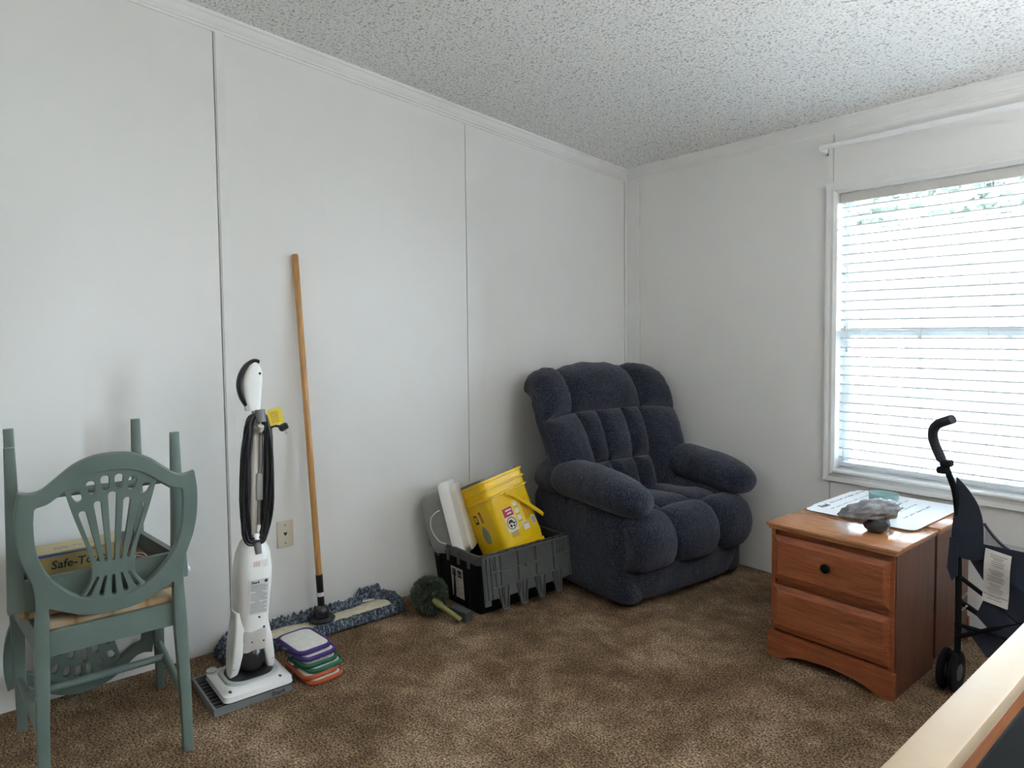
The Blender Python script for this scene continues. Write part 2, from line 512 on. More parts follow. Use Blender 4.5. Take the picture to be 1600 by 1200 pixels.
# ------------------------------------------------------------------ window
cp = [(0, 0), (0, .010), (.010, .013), (.016, .017), (.030, .014), (.043, .018), (.052, .018), (.055, .012), (.055, 0)]
ZI0 = .603
def build_window(name, xa, xb, label):
    win = bpy.data.objects.new(name, None); link(win); structure(win, label)
    def wpart(nm, lo, hi, mat='trim', bev=.003):
        return MB().box(lo, hi, bev=bev).build(nm, M[mat], win, smooth=30)
    def mitre(a, b, na, nb):                       # casing strip between two mitred corners
        r0 = [Vector((a[0]+na[0]*w, -t, a[1]+na[1]*w)) for w, t in cp]
        r1 = [Vector((b[0]+nb[0]*w, -t, b[1]+nb[1]*w)) for w, t in cp]
        MB().loft([r0, r1]).build('casing', M['trim'], win, smooth=25)
    mitre((xa, ZI0), (xa, 1.94), (-1, -1), (-1, 1))
    mitre((xa, 1.94), (xb, 1.94), (-1, 1), (1, 1))
    mitre((xb, 1.94), (xb, ZI0), (1, 1), (1, -1))
    mitre((xb, ZI0), (xa, ZI0), (1, -1), (-1, -1))
    wpart('jamb', (xa-.012, .0, WZ0), (xa, .125, WZ1), 'vinyl')
    wpart('jamb', (xb, .0, WZ0), (xb+.012, .125, WZ1), 'vinyl')
    wpart('jamb', (xa, .0, 1.945), (xb, .125, WZ1), 'vinyl')
    wpart('sill', (xa-.004, -.030, .592), (xb+.004, .125, .612), 'trim', .006)
    for si, (z0, z1, y) in enumerate(((.612, 1.292, .070), (1.262, 1.945, .092))):   # lower and upper sash
        s = bpy.data.objects.new('sash', None); link(s, win)
        e = .034
        MB().box((xa, y, z0), (xa+e, y+.022, z1)).box((xb-e, y, z0), (xb, y+.022, z1)) \
            .box((xa+e, y, z0), (xb-e, y+.022, z0+e)).box((xa+e, y, z1-e), (xb-e, y+.022, z1)).build('sash_frame', M['vinyl'], s)
        xs = [xa+e, xa+(xb-xa)/3, xa+(xb-xa)*2/3, xb-e]
        zm = .975 if si == 0 else 1.575
        zs = [z0+e, zm, z1-e]
        for x in xs[1:3]:
            MB().box((x-.010, y+.004, z0+e), (x+.010, y+.018, z1-e)).build('muntin', M['vinyl'], s)
        MB().box((xa+e, y+.005, zm-.010), (xb-e, y+.017, zm+.010)).build('muntin', M['vinyl'], s)
        for i in range(3):
            for j in range(2):
                MB().box((xs[i], y+.010, zs[j]), (xs[i+1], y+.0125, zs[j+1])).build('pane', M['glass'], s)
    return win
build_window('window_1', WX0, WX1, 'double-hung window with white grids behind the blind')
build_window('added_window', VX0, VX1, 'unseen bare double-hung window added right of the blind for daylight')

# ------------------------------------------------------------------ blind
bl = thing('window_blind', 'white wide-slat venetian blind with beige valance hanging in the window', 'blind', (0, 0, 0))
BX0, BX1 = WX0+.012, WX1-.012
MB().box((WX0+.003, .004, 1.893), (WX1-.003, .014, 1.938), bev=.003).build('valance', M['valance'], bl, smooth=30)
MB().box((WX0+.002, .016, 1.895), (WX0+.012, .058, 1.938)).box((BX0, .018, 1.902), (BX1, .056, 1.934)).build('headrail', M['valance'], bl)
pitch = .0445
zt = 1.868
nsl = 28
sm = MB()
rings = []
for k in range(7):                                    # gently crowned slat section
    a = -.0235 + .047*k/6
    rings.append((a, .0022*(1-(a/.0235)**2)))
sec = rings + [(a, z-.0064) for a, z in reversed(rings)]
tl = math.radians(-13)
sec = [(a*math.cos(tl)-z*math.sin(tl), a*math.sin(tl)+z*math.cos(tl)) for a, z in sec]
slat0 = MB().loft([[(BX0, a, z) for a, z in sec], [(BX1, a, z) for a, z in sec]]).build('slat', M['slat'], bl, smooth=40, loc=(0, .036, zt))
for i in range(1, nsl):
    copy_obj(slat0, bl, (0, .036, zt-pitch*i))
zb = zt-pitch*nsl
MB().box((BX0, .012, .626), (BX1, .060, .644), bev=.003).build('bottom_rail', M['slat'], bl, smooth=30)
for x in (1.437, 1.700, 1.955, 2.24):
    MB().tube([(x, .013, 1.9), (x, .013, .634)], .0010, 5).build('ladder_cord', M['cord'], bl)
    MB().tube([(x+.012, .059, 1.9), (x+.012, .059, .634)], .0010, 5).build('ladder_cord', M['cord'], bl)
for x, z in ((1.371, 1.30), (1.381, 1.20)):
    c = MB().tube([(x, .0, 1.893), (x, -.001, z)], .0013, 6).build('lift_cord', M['cord'], bl)
    MB().lathe([(.003, 0), (.0065, .002), (.0045, .010), (.0035, .016), (.0055, .022), (.002, .026)], 10).build('tassel', M['valance'], c, smooth=40, loc=(x, -.001, z-.02))

# curtain rod
rod = thing('curtain_rod', 'flat white curtain rod on bracket above the window', 'curtain rod')
pts = spline([(1.277, -.004, 2.150), (1.277, -.05, 2.150), (1.279, -.078, 2.150), (1.292, -.088, 2.150), (1.34, -.088, 2.150)], 5) + [Vector((2.40, -.088, 2.150))]
pts += spline([(2.43, -.088, 2.150), (2.443, -.078, 2.150), (2.445, -.05, 2.150), (2.445, -.004, 2.150)], 5)
MB().tube(pts, [(.0035, .0125)]*len(pts), 10, upv=(1, 0, 0)).build('rod', M['vinyl'], rod, smooth=50)
for x in (1.277, 2.445):
    b = MB().box((x-.008, -.0055, 2.128), (x+.010, -.0003, 2.168), bev=.001).build('bracket', M['silver'], rod)
    MB().lathe([(.0035, 0), (.003, .002)], 8, frame((x+.004, -.0056, 2.134), (1, 0, 0), (0, 0, 1))).build('screw', M['blackm'], b)

# ------------------------------------------------------------------ wall plates on the left wall
def plate(y, z, kind, label):
    t = thing('wall_plate', label, 'wall plate', (0, y, z), group='wall plates')
    MB().box((.0003, -.036, -.058), (.006, .036, .058), bev=.0025, seg=2).build('cover', M['plate'], t, smooth=40)
    def dot(yy, zz, r, mat='ink', name='screw', x=.0062):
        MB().lathe([(r, 0), (r*.8, .0012)], 10, frame((x-.0006, yy, zz), (0, 1, 0), (0, 0, 1))).build(name, M[mat], t)
    if kind == 'phone':
        dot(0, .038, .003); dot(0, -.040, .003)
        curve_mesh('jack', [[(0, -.009), (.0075, .002), (.0075, .006), (.003, .008), (0, .005), (-.003, .008), (-.0075, .006), (-.0075, .002)]], .0006, M['ink'], t,
                   M=frame((.0062, 0, 0), (0, 1, 0), (0, 0, 1)))
    else:
        dot(0, .042, .003, 'silver'); dot(0, -.042, .003, 'silver')
        MB().lathe([(.0075, 0), (.0075, .004), (.005, .004), (.005, .012), (.002, .012)], 12, frame((.0062, 0, 0), (0, 1, 0), (0, 0, 1))).build('coax_jack', M['silver'], t)
plate(-2.231, .430, 'phone', 'almond phone jack plate beside the dust mop handle')
plate(-1.475, .437, 'coax', 'almond cable outlet plate half hidden behind the grey tub')
t = thing('door_bumper', 'small white round bumper on the wall beside the green chairs', 'bumper', (0, -2.638, .371))
MB().lathe([(.016, 0), (.018, .006), (.017, .016), (.011, .023), (.004, .025)], 16, frame((.0003, 0, 0), (0, 1, 0), (0, 0, 1))).build('dome', M['white'], t, smooth=40)

# ------------------------------------------------------------------ outside
M['ground'] = plain('pale_gravel', (.36, .35, .32), .95, var=.15, vs=3)
M['siding'] = plain('pale_siding', (.10, .11, .12), .6, var=.03)
M['roof'] = plain('grey_roof', (.22, .22, .23), .85, var=.1)
M['leaf'] = plain('leaf_green', (.075, .10, .075), .6, var=.4, vs=5)
M['bark'] = plain('bark_brown', (.12, .08, .05), .9, var=.3)
structure(MB().box((-25, .13, -.95), (25, 40, -.70)).build('ground', M['ground']))
nh = thing('neighbour_house', 'pale neighbouring house with dark roof edge seen through the blind', 'house', (0, 0, -.7))
MB().box((-12, 7.0, 0), (9, 12, 2.6)).build('wall', M['siding'], nh)
for i in range(13):
    MB().box((-12, 6.985, .1+i*.19), (9, 6.999, .1+i*.19+.17)).build('siding_board', M['siding'], nh)
MB().prism([(6.4, 2.60), (12.6, 2.60), (12.6, 2.75), (9.5, 3.75), (6.4, 2.75)], -12.3, 9.3, 'yz').build('roof', M['roof'], nh)
f = MB().box((-2.2, 6.93, 1.0), (-1.0, 6.98, 2.0)).build('window', M['vinyl'], nh)
MB().box((-2.12, 6.92, 1.08), (-1.08, 6.929, 1.92)).build('pane', M['roof'], f)
MB().tube([(.55, 6.45, 2.62), (.70, 6.7, 1.9), (.82, 6.93, 1.3), (.82, 6.93, .05)], .05, 8).build('downspout', M['vinyl'], nh, smooth=40)
def tree(x, y, h, r, label):
    t = thing('tree', label, 'tree', (x, y, -.7), group='trees behind the neighbouring house')
    MB().tube([(0, 0, 0), (.1, 0, h*.4), (-.1, .1, h*.75), (0, 0, h)], [.22, .17, .12, .04], 8).build('trunk', M['bark'], t, smooth=40)
    mb = MB(); rnd = random.Random(int(x*10)+99)
    for i in range(2600):
        d = Vector((rnd.gauss(0, 1), rnd.gauss(0, 1), rnd.gauss(0, .8))).normalized()*r*rnd.uniform(.45, 1)
        c = Vector((0, 0, h)) + d
        a = Vector((rnd.gauss(0, 1), rnd.gauss(0, 1), rnd.gauss(0, 1))).normalized(); b = a.orthogonal().normalized()
        l = rnd.uniform(.14, .30)
        mb.add([c-a*l, c+b*l*.45, c+a*l, c-b*l*.45], [(0, 1, 2, 3)])
    o = mb.build('foliage', M['leaf'], t); o['kind'] = 'stuff'
tree(-7.6, 16.6, 5.3, 3.3, 'leafy green tree leftmost behind the pale house')
tree(-1.0, 16.8, 5.5, 3.2, 'broad leafy tree in the middle behind the pale house')
tree(5.6, 16.6, 5.3, 3.3, 'leafy green tree rightmost behind the pale house')
# ------------------------------------------------------------------ recliner (local x = forward, y = towards the window wall)
def wob(p, s, a):
    return noise.noise(Vector(p)*s)*a
def pillow(name, surf, u0, u1, v0, v1, h, parent, nu=14, nv=14, p=3.0, back=.05, mat='fabric', seed=0, q=.5, pk=.0):
    """a stuffed segment: bulges off surf(u, v) -> (point, normal) and closes behind"""
    vs = []; fs = []
    def prof(a): return max(0.0, 1-abs(a)**p)
    for j in range(nv+1):
        b = -math.cos(PI*j/nv); v = v0+(v1-v0)*(b+1)/2
        for i in range(nu+1):
            a = -math.cos(PI*i/nu); u = u0+(u1-u0)*(a+1)/2
            P, N = surf(u, v)
            hh = h*(prof(a)*prof(b))**q
            # puckers run in from the seams
            e = max(abs(a), abs(b))
            hh += pk*h*math.sin((u*53+v*61+seed*1.7))*max(0, e-.45)*(1-e)*2.2
            d = wob(P+Vector((seed, 0, 0)), 9, .006)+wob(P+Vector((0, seed, 3)), 22, .0025)
            vs.append(P + N*(hh+d*prof(a)*prof(b)))
    W = nu+1
    for j in range(nv):
        for i in range(nu):
            fs.append((j*W+i, j*W+i+1, (j+1)*W+i+1, (j+1)*W+i))
    rim = [i for i in range(W)] + [j*W+nu for j in range(1, nv+1)] + [nv*W+i for i in range(nu-1, -1, -1)] + [j*W for j in range(nv-1, 0, -1)]
    b0 = len(vs)
    for r in rim:
        j, i = divmod(r, W)
        a = -math.cos(PI*i/nu); b = -math.cos(PI*j/nv)
        P, N = surf(u0+(u1-u0)*(a+1)/2, v0+(v1-v0)*(b+1)/2)
        vs.append(P - N*back)
    n = len(rim)
    for k in range(n):
        l = (k+1) % n
        fs.append((rim[k], b0+k, b0+l, rim[l]))
    fs.append(tuple(range(b0, b0+n)))
    return MB().add(vs, fs).build(name, M[mat], parent, smooth=70)

def surf_from(fn):
    def s(u, v, e=.002):
        P = fn(u, v); du = fn(u+e, v)-fn(u-e, v); dv = fn(u, v+e)-fn(u, v-e)
        return P, du.cross(dv).normalized()
    return s

REC_T = math.radians(-4.0)
rec = thing('recliner', 'overstuffed navy blue chenille recliner armchair in the corner', 'armchair', (.060, -.506, 0), (0, 0, REC_T))
BACK = [(-.05, .44, .30), (0, .43, .36), (.3, .355, .60), (.6, .27, .82), (.82, .205, .965), (.94, .150, 1.035), (1.0, .085, 1.055), (1.06, .03, 1.045)]
BP = spline([(f, z, 0) for _, f, z in BACK], 10)
BV = []
for i in range(len(BACK)-1):
    for k in range(10): BV.append(BACK[i][0]+(BACK[i+1][0]-BACK[i][0])*k/10)
BV.append(BACK[-1][0])
TAB = [(v, p.x, p.y) for v, p in zip(BV, BP)]
def back_fn(u, v):
    f, z = lerp_tab(TAB, v)
    hw = lerp_tab([(0, .41), (.35, .455), (.7, .482), (.9, .478), (1.06, .44)], v)[0]
    f += .075*abs(u)**3*(1-.4*v)
    z -= .055*abs(u)**4*max(0, v-.5)*2 + .01*u*u
    return Vector((f, u*hw, z))
bsurf = surf_from(lambda u, v: back_fn(u, v))
# shell behind the cushions
rings = []
for j in range(15):
    v = -.03+1.05*j/14
    ring = []
    for i in range(13):
        u = -1+2*i/12
        P, N = bsurf(u*.985, v); ring.append(P+N*-.008)
    for i in range(12, -1, -1):
        u = -1+2*i/12
        P, N = bsurf(u*.93, v); ring.append(P-N*(.125-.05*max(0, v-.7)/.3)*(1 if abs(u) < .95 else .7))
    rings.append(ring)
MB().loft(rings).build('back_shell', M['fabric'], rec, smooth=60)
sd_ = 0
for u0, u1 in ((-1, -.56), (-.56, .52), (.52, 1)):
    sd_ += 3
    pillow('headrest_cushion', bsurf, u0, u1, .655, 1.045, .085 if abs(u0+u1) > .5 else .078, rec, 18, 16, seed=sd_, pk=.22)
for u0, u1 in ((-1, -.50), (.47, 1)):
    sd_ += 3
    pillow('side_bolster', bsurf, u0, u1, .06, .655, .085, rec, 14, 18, seed=sd_, pk=.22)
for u0, u1 in ((-.50, -.20), (-.20, .20), (.20, .47)):
    for v0, v1 in ((.30, .655), (.0, .30)):
        sd_ += 3
        pillow('back_cushion', bsurf, u0, u1, v0, v1, .062, rec, 12, 12, seed=sd_, pk=.15)
# piping down the outer edge of the back
for s in (-1, 1):
    pts = [bsurf(s*.99, v)[0]+bsurf(s*.99, v)[1]*-.006 for v in [i/16 for i in range(1, 17)]]
    MB().tube(pts, .008, 6).build('piping', M['fabric'], rec, smooth=60)

# seat: three columns that roll over the front edge
SEAT = spline([(.34, .415, 0), (.50, .40, 0), (.66, .415, 0), (.77, .415, 0), (.845, .375, 0), (.872, .31, 0), (.862, .248, 0), (.835, .205, 0)], 8)
SEATW = .43
def seat_fn(u, v):
    k = max(0, min(v, 1))*(len(SEAT)-1); i = min(int(k), len(SEAT)-2); p = SEAT[i].lerp(SEAT[i+1], k-i)
    if v < 0 or v > 1:
        e = (SEAT[1]-SEAT[0]) if v < 0 else (SEAT[-1]-SEAT[-2])
        p = p + e*((v if v < 0 else v-1)*(len(SEAT)-1))
    hw = SEATW
    return Vector((p.x - .05*abs(u)**2.5*max(0, v-.4), u*hw, p.y - .02*abs(u)**3*max(0, .9-v)))
ssurf0 = surf_from(seat_fn)
def ssurf(u, v):
    P, N = ssurf0(u, v); return P, -N
for u0, u1 in ((-1, -.36), (-.36, .36), (.36, 1)):
    sd_ += 3
    SEATW = .425
    pillow('seat_cushion', ssurf, u0, u1, .40, 1.0, .068, rec, 16, 22, seed=sd_, back=.07, pk=.12)
    sd_ += 3
    SEATW = .32
    pillow('seat_cushion', ssurf, u0, u1, .0, .43, .056, rec, 12, 10, seed=sd_, back=.08)
# foot rest panel below
def foot_fn(u, v):
    return Vector((.855-.05*abs(u)**4-.045*(1-v), u*.425, .035+v*.215))
fs0 = surf_from(foot_fn)
pillow('footrest', fs0, -1, 1, 0, 1, .035, rec, 24, 14, seed=77, back=.10, p=4)

# side panels
for s in (-1, 1):
    rings = []
    for k, (f, z0, z1, w) in enumerate(((.13, .05, .46, .055), (.17, .03, .49, .075), (.35, .025, .50, .085), (.6, .02, .49, .09), (.76, .02, .46, .085), (.815, .03, .43, .065), (.83, .06, .38, .03))):
        hz, cz_ = (z1-z0)/2, (z1+z0)/2
        ring = []
        for (a, b) in rrect(w, hz, min(w*.75, .06), 4):
            bul = 1+.10*(1-(b/hz)**2)
            ring.append((f, s*.355 + a*bul, cz_+b))
        rings.append(ring)
    MB().loft(rings).build('side_panel', M['fabric'], rec, smooth=60)
# arms: padded sausages with a seam
for s in (-1, 1):
    path = spline([(.185, s*.365, .505), (.25, s*.378, .535), (.36, s*.386, .553), (.50, s*.39, .556), (.66, s*.388, .545), (.80, s*.382, .525), (.915, s*.375, .503)], 9)
    n = len(path); rr = []
    for i in range(n):
        t = i/(n-1)
        e = (max(0, 1-abs(2*t-1)**5))**.5
        crease = 1-.10*math.exp(-((t-.36)/.022)**2)
        bulge = .92+.12*math.sin(PI*min(1, t*1.05))
        w = wob((t*3, s*5, 1), 3, .006)
        rr.append(((.092*bulge+w)*e*crease+.002, (.118*bulge-w)*e*crease+.002))
    MB().tube(path, rr, 24, upv=(0, 0, 1)).build('arm', M['fabric'], rec, smooth=70)
    pts = []
    for k in range(25):
        a = 2*PI*k/24
        i = int(.36*(n-1)); c = path[i]
        pts.append(c + Vector((0, math.sin(a)*.1125, math.cos(a)*.0885)))
    MB().tube(pts, .0035, 5, closed=False).build('arm_seam', M['fabric'], rec, smooth=60)
MB().box((.16, -.34, .012), (.78, .34, .34), bev=.02).build('base', M['blackm'], rec)
for fx in (.22, .72):
    for sy in (-.27, .27):
        MB().lathe([(.022, 0), (.025, .004), (.02, .02)], 12).build('foot', M['blackm'], rec, loc=(fx, sy, 0))

# ------------------------------------------------------------------ nightstands
def nightstand(label):
    t = thing('nightstand', label, 'nightstand', (0, 0, 0), group='matching pine nightstands')
    W, D, H = .2325, .352, .535                       # half width, depth, height; origin at front centre
    MB().box((-W, .008, .03), (-W+.016, D, H-.022)).build('side_panel', M['pine_shaded'], t)
    MB().box((W-.016, .008, .0), (W, D, H-.022)).build('side_panel', M['pine_shaded'], t)
    MB().box((-W+.016, D-.008, .02), (W-.016, D, H-.022)).build('rear_panel', M['pine_shaded'], t)
    MB().box((-W+.016, .022, .09), (W-.016, .03, H-.022)).box((-W+.004, 0, .09), (-W+.02, .012, H-.022)).box((W-.02, 0, .09), (W-.004, .012, H-.022)) \
        .box((-W+.02, .014, .292), (W-.02, .024, .312)).build('face_frame', M['pine'], t)
    # top with a stepped moulded edge
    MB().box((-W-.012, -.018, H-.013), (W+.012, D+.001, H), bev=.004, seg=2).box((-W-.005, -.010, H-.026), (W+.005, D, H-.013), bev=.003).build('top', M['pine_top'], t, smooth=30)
    # plinth with an arched cut
    a = [(-W-.004, 0), (-W-.004, .094), (W+.004, .094), (W+.004, 0), (W-.05, 0)]
    for k in range(13):
        q = k/12; a.append(((W-.062)*(1-2*q), .004+.032*math.sin(PI*min(1, max(0, q)))**.55))
    a += [(-W+.05, 0)]
    MB().prism(a, -.012, .008, 'xz').build('plinth', M['pine'], t)
    MB().box((-W+.003, -.010, .094), (W-.003, .008, .100)).build('plinth_bead', M['pine'], t)
    for z0, z1, knob in ((.314, .487, True), (.112, .290, False)):
        d = MB()
        x0, x1 = -W+.014, W-.014
        o_ = [(x0, z0), (x1, z0), (x1, z1), (x0, z1)]; i_ = [(x0+.016, z0+.016), (x1-.016, z0+.016), (x1-.016, z1-.016), (x0+.016, z1-.016)]
        e = .006
        j_ = [(x0+.016+e, z0+.016+e), (x1-.016-e, z0+.016+e), (x1-.016-e, z1-.016-e), (x0+.016+e, z1-.016-e)]
        vs = [(x, .010, z) for x, z in o_] + [(x, -.004, z) for x, z in o_] + [(x, -.009, z) for x, z in i_] + [(x, -.014, z) for x, z in j_]
        fs = [(0, 1, 2, 3), (12, 15, 14, 13)]
        for b0 in (0, 4, 8):
            for k in range(4):
                l = (k+1) % 4
                fs.append((b0+k, b0+4+k, b0+4+l, b0+l))
        dr = d.add(vs, fs).build('drawer', M['pine'], t)
        if knob:
            MB().lathe([(.007, 0), (.007, .010), (.013, .013), (.0175, .019), (.0165, .025), (.010, .029), (.002, .030)], 20,
                       frame((.002, -.0135, (z0+z1)/2+.012), (1, 0, 0), (0, 0, 1))).build('knob', M['blackm'], dr, smooth=50)
    return t
ns = nightstand('pine two-drawer nightstand with one dark knob, nearer the viewer')
ns.location = (1.7065, -.832, 0)
n2 = copy_tree(ns)
n2.location = (1.7065, -.104, 0); n2.rotation_euler = (0, 0, PI)
n2['label'] = 'pine nightstand standing behind the first, under the window'

ZT = .5352
# sheets of paper lying across both tops
def sheet(name, x0, x1, y0, y1, z, label, wav=.0, rz=0):
    out = [(x+(x0+x1)/2, y+(y0+y1)/2) for x, y in rrect((x1-x0)/2, (y1-y0)/2, .035, 5)]
    t = thing(name, label, 'paper', (0, 0, 0))
    mb = MB()
    N = 16; vs = []; fs = []
    cxs, cys = (x0+x1)/2, (y0+y1)/2
    rngs = []
    for fr in (1, .8, .5, .2):
        rngs.append([(cxs+(x-cxs)*fr, cys+(y-cys)*fr, z+wav*max(0, math.sin(7*(y-y0)))*(1 if x < cxs-.15 else 0)*fr**4) for x, y in out])
    n = len(out)
    vs = [p for r in rngs for p in r]; m = len(vs)
    vs += [(p[0], p[1], p[2]-.0009) for p in rngs[0]]
    for i in range(3):
        for k in range(n):
            l = (k+1) % n
            fs.append((i*n+k, i*n+l, (i+1)*n+l, (i+1)*n+k))
    fs.append(tuple(3*n+k for k in range(n)))
    for k in range(n):
        l = (k+1) % n
        fs.append((k, m+k, m+l, l))
    fs.append(tuple(m+k for k in range(n-1, -1, -1)))
    MB().add(vs, fs).build('sheet', M['paper'], t)
    return t
sheet('paper_sheet', 1.462, 1.80, -.50, -.09, ZT+.0012, 'lower white paper sheet peeking out beneath the lettered one', .003)
ps = sheet('paper_sheet', 1.478, 1.905, -.585, -.062, ZT+.0064, 'large white lettered paper sheet lying across the nightstands')
# script lettering on the sheet, lines running away towards the wall
rnd = random.Random(5)
def scribble(mb, x, y0, y1, size, z):
    y = y0
    while y < y1-.012:
        w = rnd.uniform(.018, .05)*size/.02
        pts = []; steps = max(6, int(w/.0025))
        for k in range(steps):
            q = k/(steps-1)
            pts.append((x - size*.5*abs(math.sin(q*w*420+rnd.random()*.6))*rnd.uniform(.5, 1.1), y+q*w, z))
        mb.tube(pts, [(.0003, .0011)]*len(pts), 4)
        y += w + .012
lz = ZT+.0070
text_mesh('lettering', 'Find', .040, M['ink'], ps, frame((1.512, -.475, lz), (0, 1, 0), (-1, 0, 0)), bold=.0006, shear=.25)
for i, (x, a, b, s_) in enumerate(((1.512, -.405, -.10, .024), (1.560, -.50, -.12, .022), (1.610, -.46, -.14, .020), (1.660, -.48, -.13, .020), (1.715, -.44, -.14, .022), (1.765, -.41, -.15, .024), (1.815, -.43, -.16, .024))):
    mb = MB(); scribble(mb, x, a, b, s_, lz); mb.build('lettering', M['ink2'] if i else M['ink'], ps)

# pale teal translucent cup
t = NT('teal_translucent'); t.set((.52, .78, .80), .18, Transmission_Weight=.55, IOR=1.25)
M['teal'] = t.m
cup = thing('plastic_cup', 'short pale teal translucent cup standing on the paper', 'cup', (1.742, -.452, ZT+.0066))
MB().lathe([(.050, .004), (.0465, 0), (.0485, 0), (.0505, .006), (.054, .088), (.0545, .092), (.0525, .0925), (.0512, .088), (.0475, .008), (.001, .006)], 32).build('bowl', M['teal'], cup, smooth=40)

# crumpled grey plastic bag with something dark in its bottom
t = NT('grey_film'); v = t.coord()
t.set(t.ramp(t.noise(v, 30, 4), ((.35, (.17, .17, .18)), (.7, (.34, .34, .36)))), .22, spec=.6, Alpha=.93)
t.bump(t.noise(v, 42, 5, .6), .8, .01)
M['film'] = t.m
bag = thing('plastic_bag', 'crumpled grey plastic bag knotted shut on the nightstand', 'bag', (1.795, -.675, ZT))
def blob(name, fn, mat, parent, nu=40, nv=26, smooth=True):
    vs = []; fs = []
    for j in range(nv+1):
        th = PI*j/nv
        for i in range(nu):
            ph = 2*PI*i/nu
            vs.append(fn(Vector((math.sin(th)*math.cos(ph), math.sin(th)*math.sin(ph), math.cos(th)))))
    for j in range(nv):
        for i in range(nu):
            k = (i+1) % nu
            fs.append((j*nu+i, (j+1)*nu+i, (j+1)*nu+k, j*nu+k))
    return MB().add(vs, fs).build(name, mat, parent, smooth=smooth)
def ridged(p, s): return 1-abs(noise.noise(p*s))*2
def bag_low(d):
    r = 1+.10*ridged(d+Vector((3, 1, 0)), 2.3)
    return Vector((d.x*.043*r+.012, d.y*.043*r, max(.0005, .034+d.z*.036*r)))
blob('bag_bottom', bag_low, plain('dark_filled_film', (.035, .037, .042), .3), bag)
RV = Vector((.633, .774, 0)); FV = Vector((.774, -.633, 0))
def bag_top(d):
    r = 1+.22*ridged(d, 1.9)+.10*ridged(d+Vector((5, 2, 1)), 4.5)
    a = d.x*.086*r; b = d.y*.046*r; c = d.z*.034*r
    a -= .022*(1 if d.x < 0 else 0)*abs(d.x)**3
    c -= .030*max(0, -d.x)**2*.6
    c += .012*max(0, d.x)
    return RV*a + FV*b + Vector((0, 0, .078+c))
blob('bag_top', bag_top, M['film'], bag, 48, 30)
t = thing('metal_ring', 'tiny dark metal ring lying near the front edge of the nightstand', 'ring', (1.735, -.815, ZT))
MB().tube([(math.cos(a)*.008, math.sin(a)*.008, .0025) for a in [2*PI*k/16 for k in range(16)]], .0018, 6, closed=True).build('loop', M['silver'], t, smooth=60)
# ------------------------------------------------------------------ green shield-back chairs (local +x = towards the back)
t = NT('plaid_cloth'); v = t.coord()
w1 = t.n('ShaderNodeTexWave', wave_type='BANDS', bands_direction='Y'); w1.inputs['Scale'].default_value = 3.4; w1.inputs['Distortion'].default_value = .8
t.l(v, w1.inputs['Vector'])
w2 = t.n('ShaderNodeTexWave', wave_type='BANDS', bands_direction='X'); w2.inputs['Scale'].default_value = 3.0
t.l(v, w2.inputs['Vector'])
col = t.ramp(w1.outputs['Fac'], ((.0, (.24, .14, .075)), (.07, (.52, .37, .20)), (.5, (.62, .48, .30)), (.8, (.66, .56, .40))))
col = t.mix(col, (.36, .22, .11), t.ramp(w2.outputs['Fac'], ((.0, (.6,)*3), (.2, (0, 0, 0)))))
t.set(col, .9, spec=.1); t.bump(t.noise(v, 300, 2), .3, .002)
M['cushion'] = t.m

def sym(right):
    """close a right-half outline (top centre -> bottom centre) by mirroring"""
    return right + [(-x, z) for x, z in reversed(right) if abs(x) > 1e-6]
def cr2(pts, n=6):
    return [(p.x, p.y) for p in spline([(a, b, 0) for a, b in pts], n)]
def lens(p0, p1, w0, w1, n=5):
    """rounded slot from p0 to p1 with half widths w0, w1"""
    a = Vector(p0); b = Vector(p1); d = (b-a).normalized(); s_ = Vector((-d.y, d.x)); out = []
    for k in range(n+1):
        q = PI*k/n
        out.append(tuple(b + d*(math.sin(q)*w1) + s_*(-math.cos(q)*w1)))
    for k in range(n+1):
        q = PI*k/n
        out.append(tuple(a - d*(math.sin(q)*w0) + s_*(math.cos(q)*w0)))
    return out
RAKE = math.radians(7)
def back_M():
    # outline plane: local x -> chair y, local y -> chair z (raked), thickness along x
    return Matrix.Translation((.232, 0, .46)) @ Matrix.Rotation(RAKE, 4, 'Y') @ frame((0, 0, 0), (0, 1, 0), (0, 0, 1)) @ Matrix.Translation((0, -.46, 0))
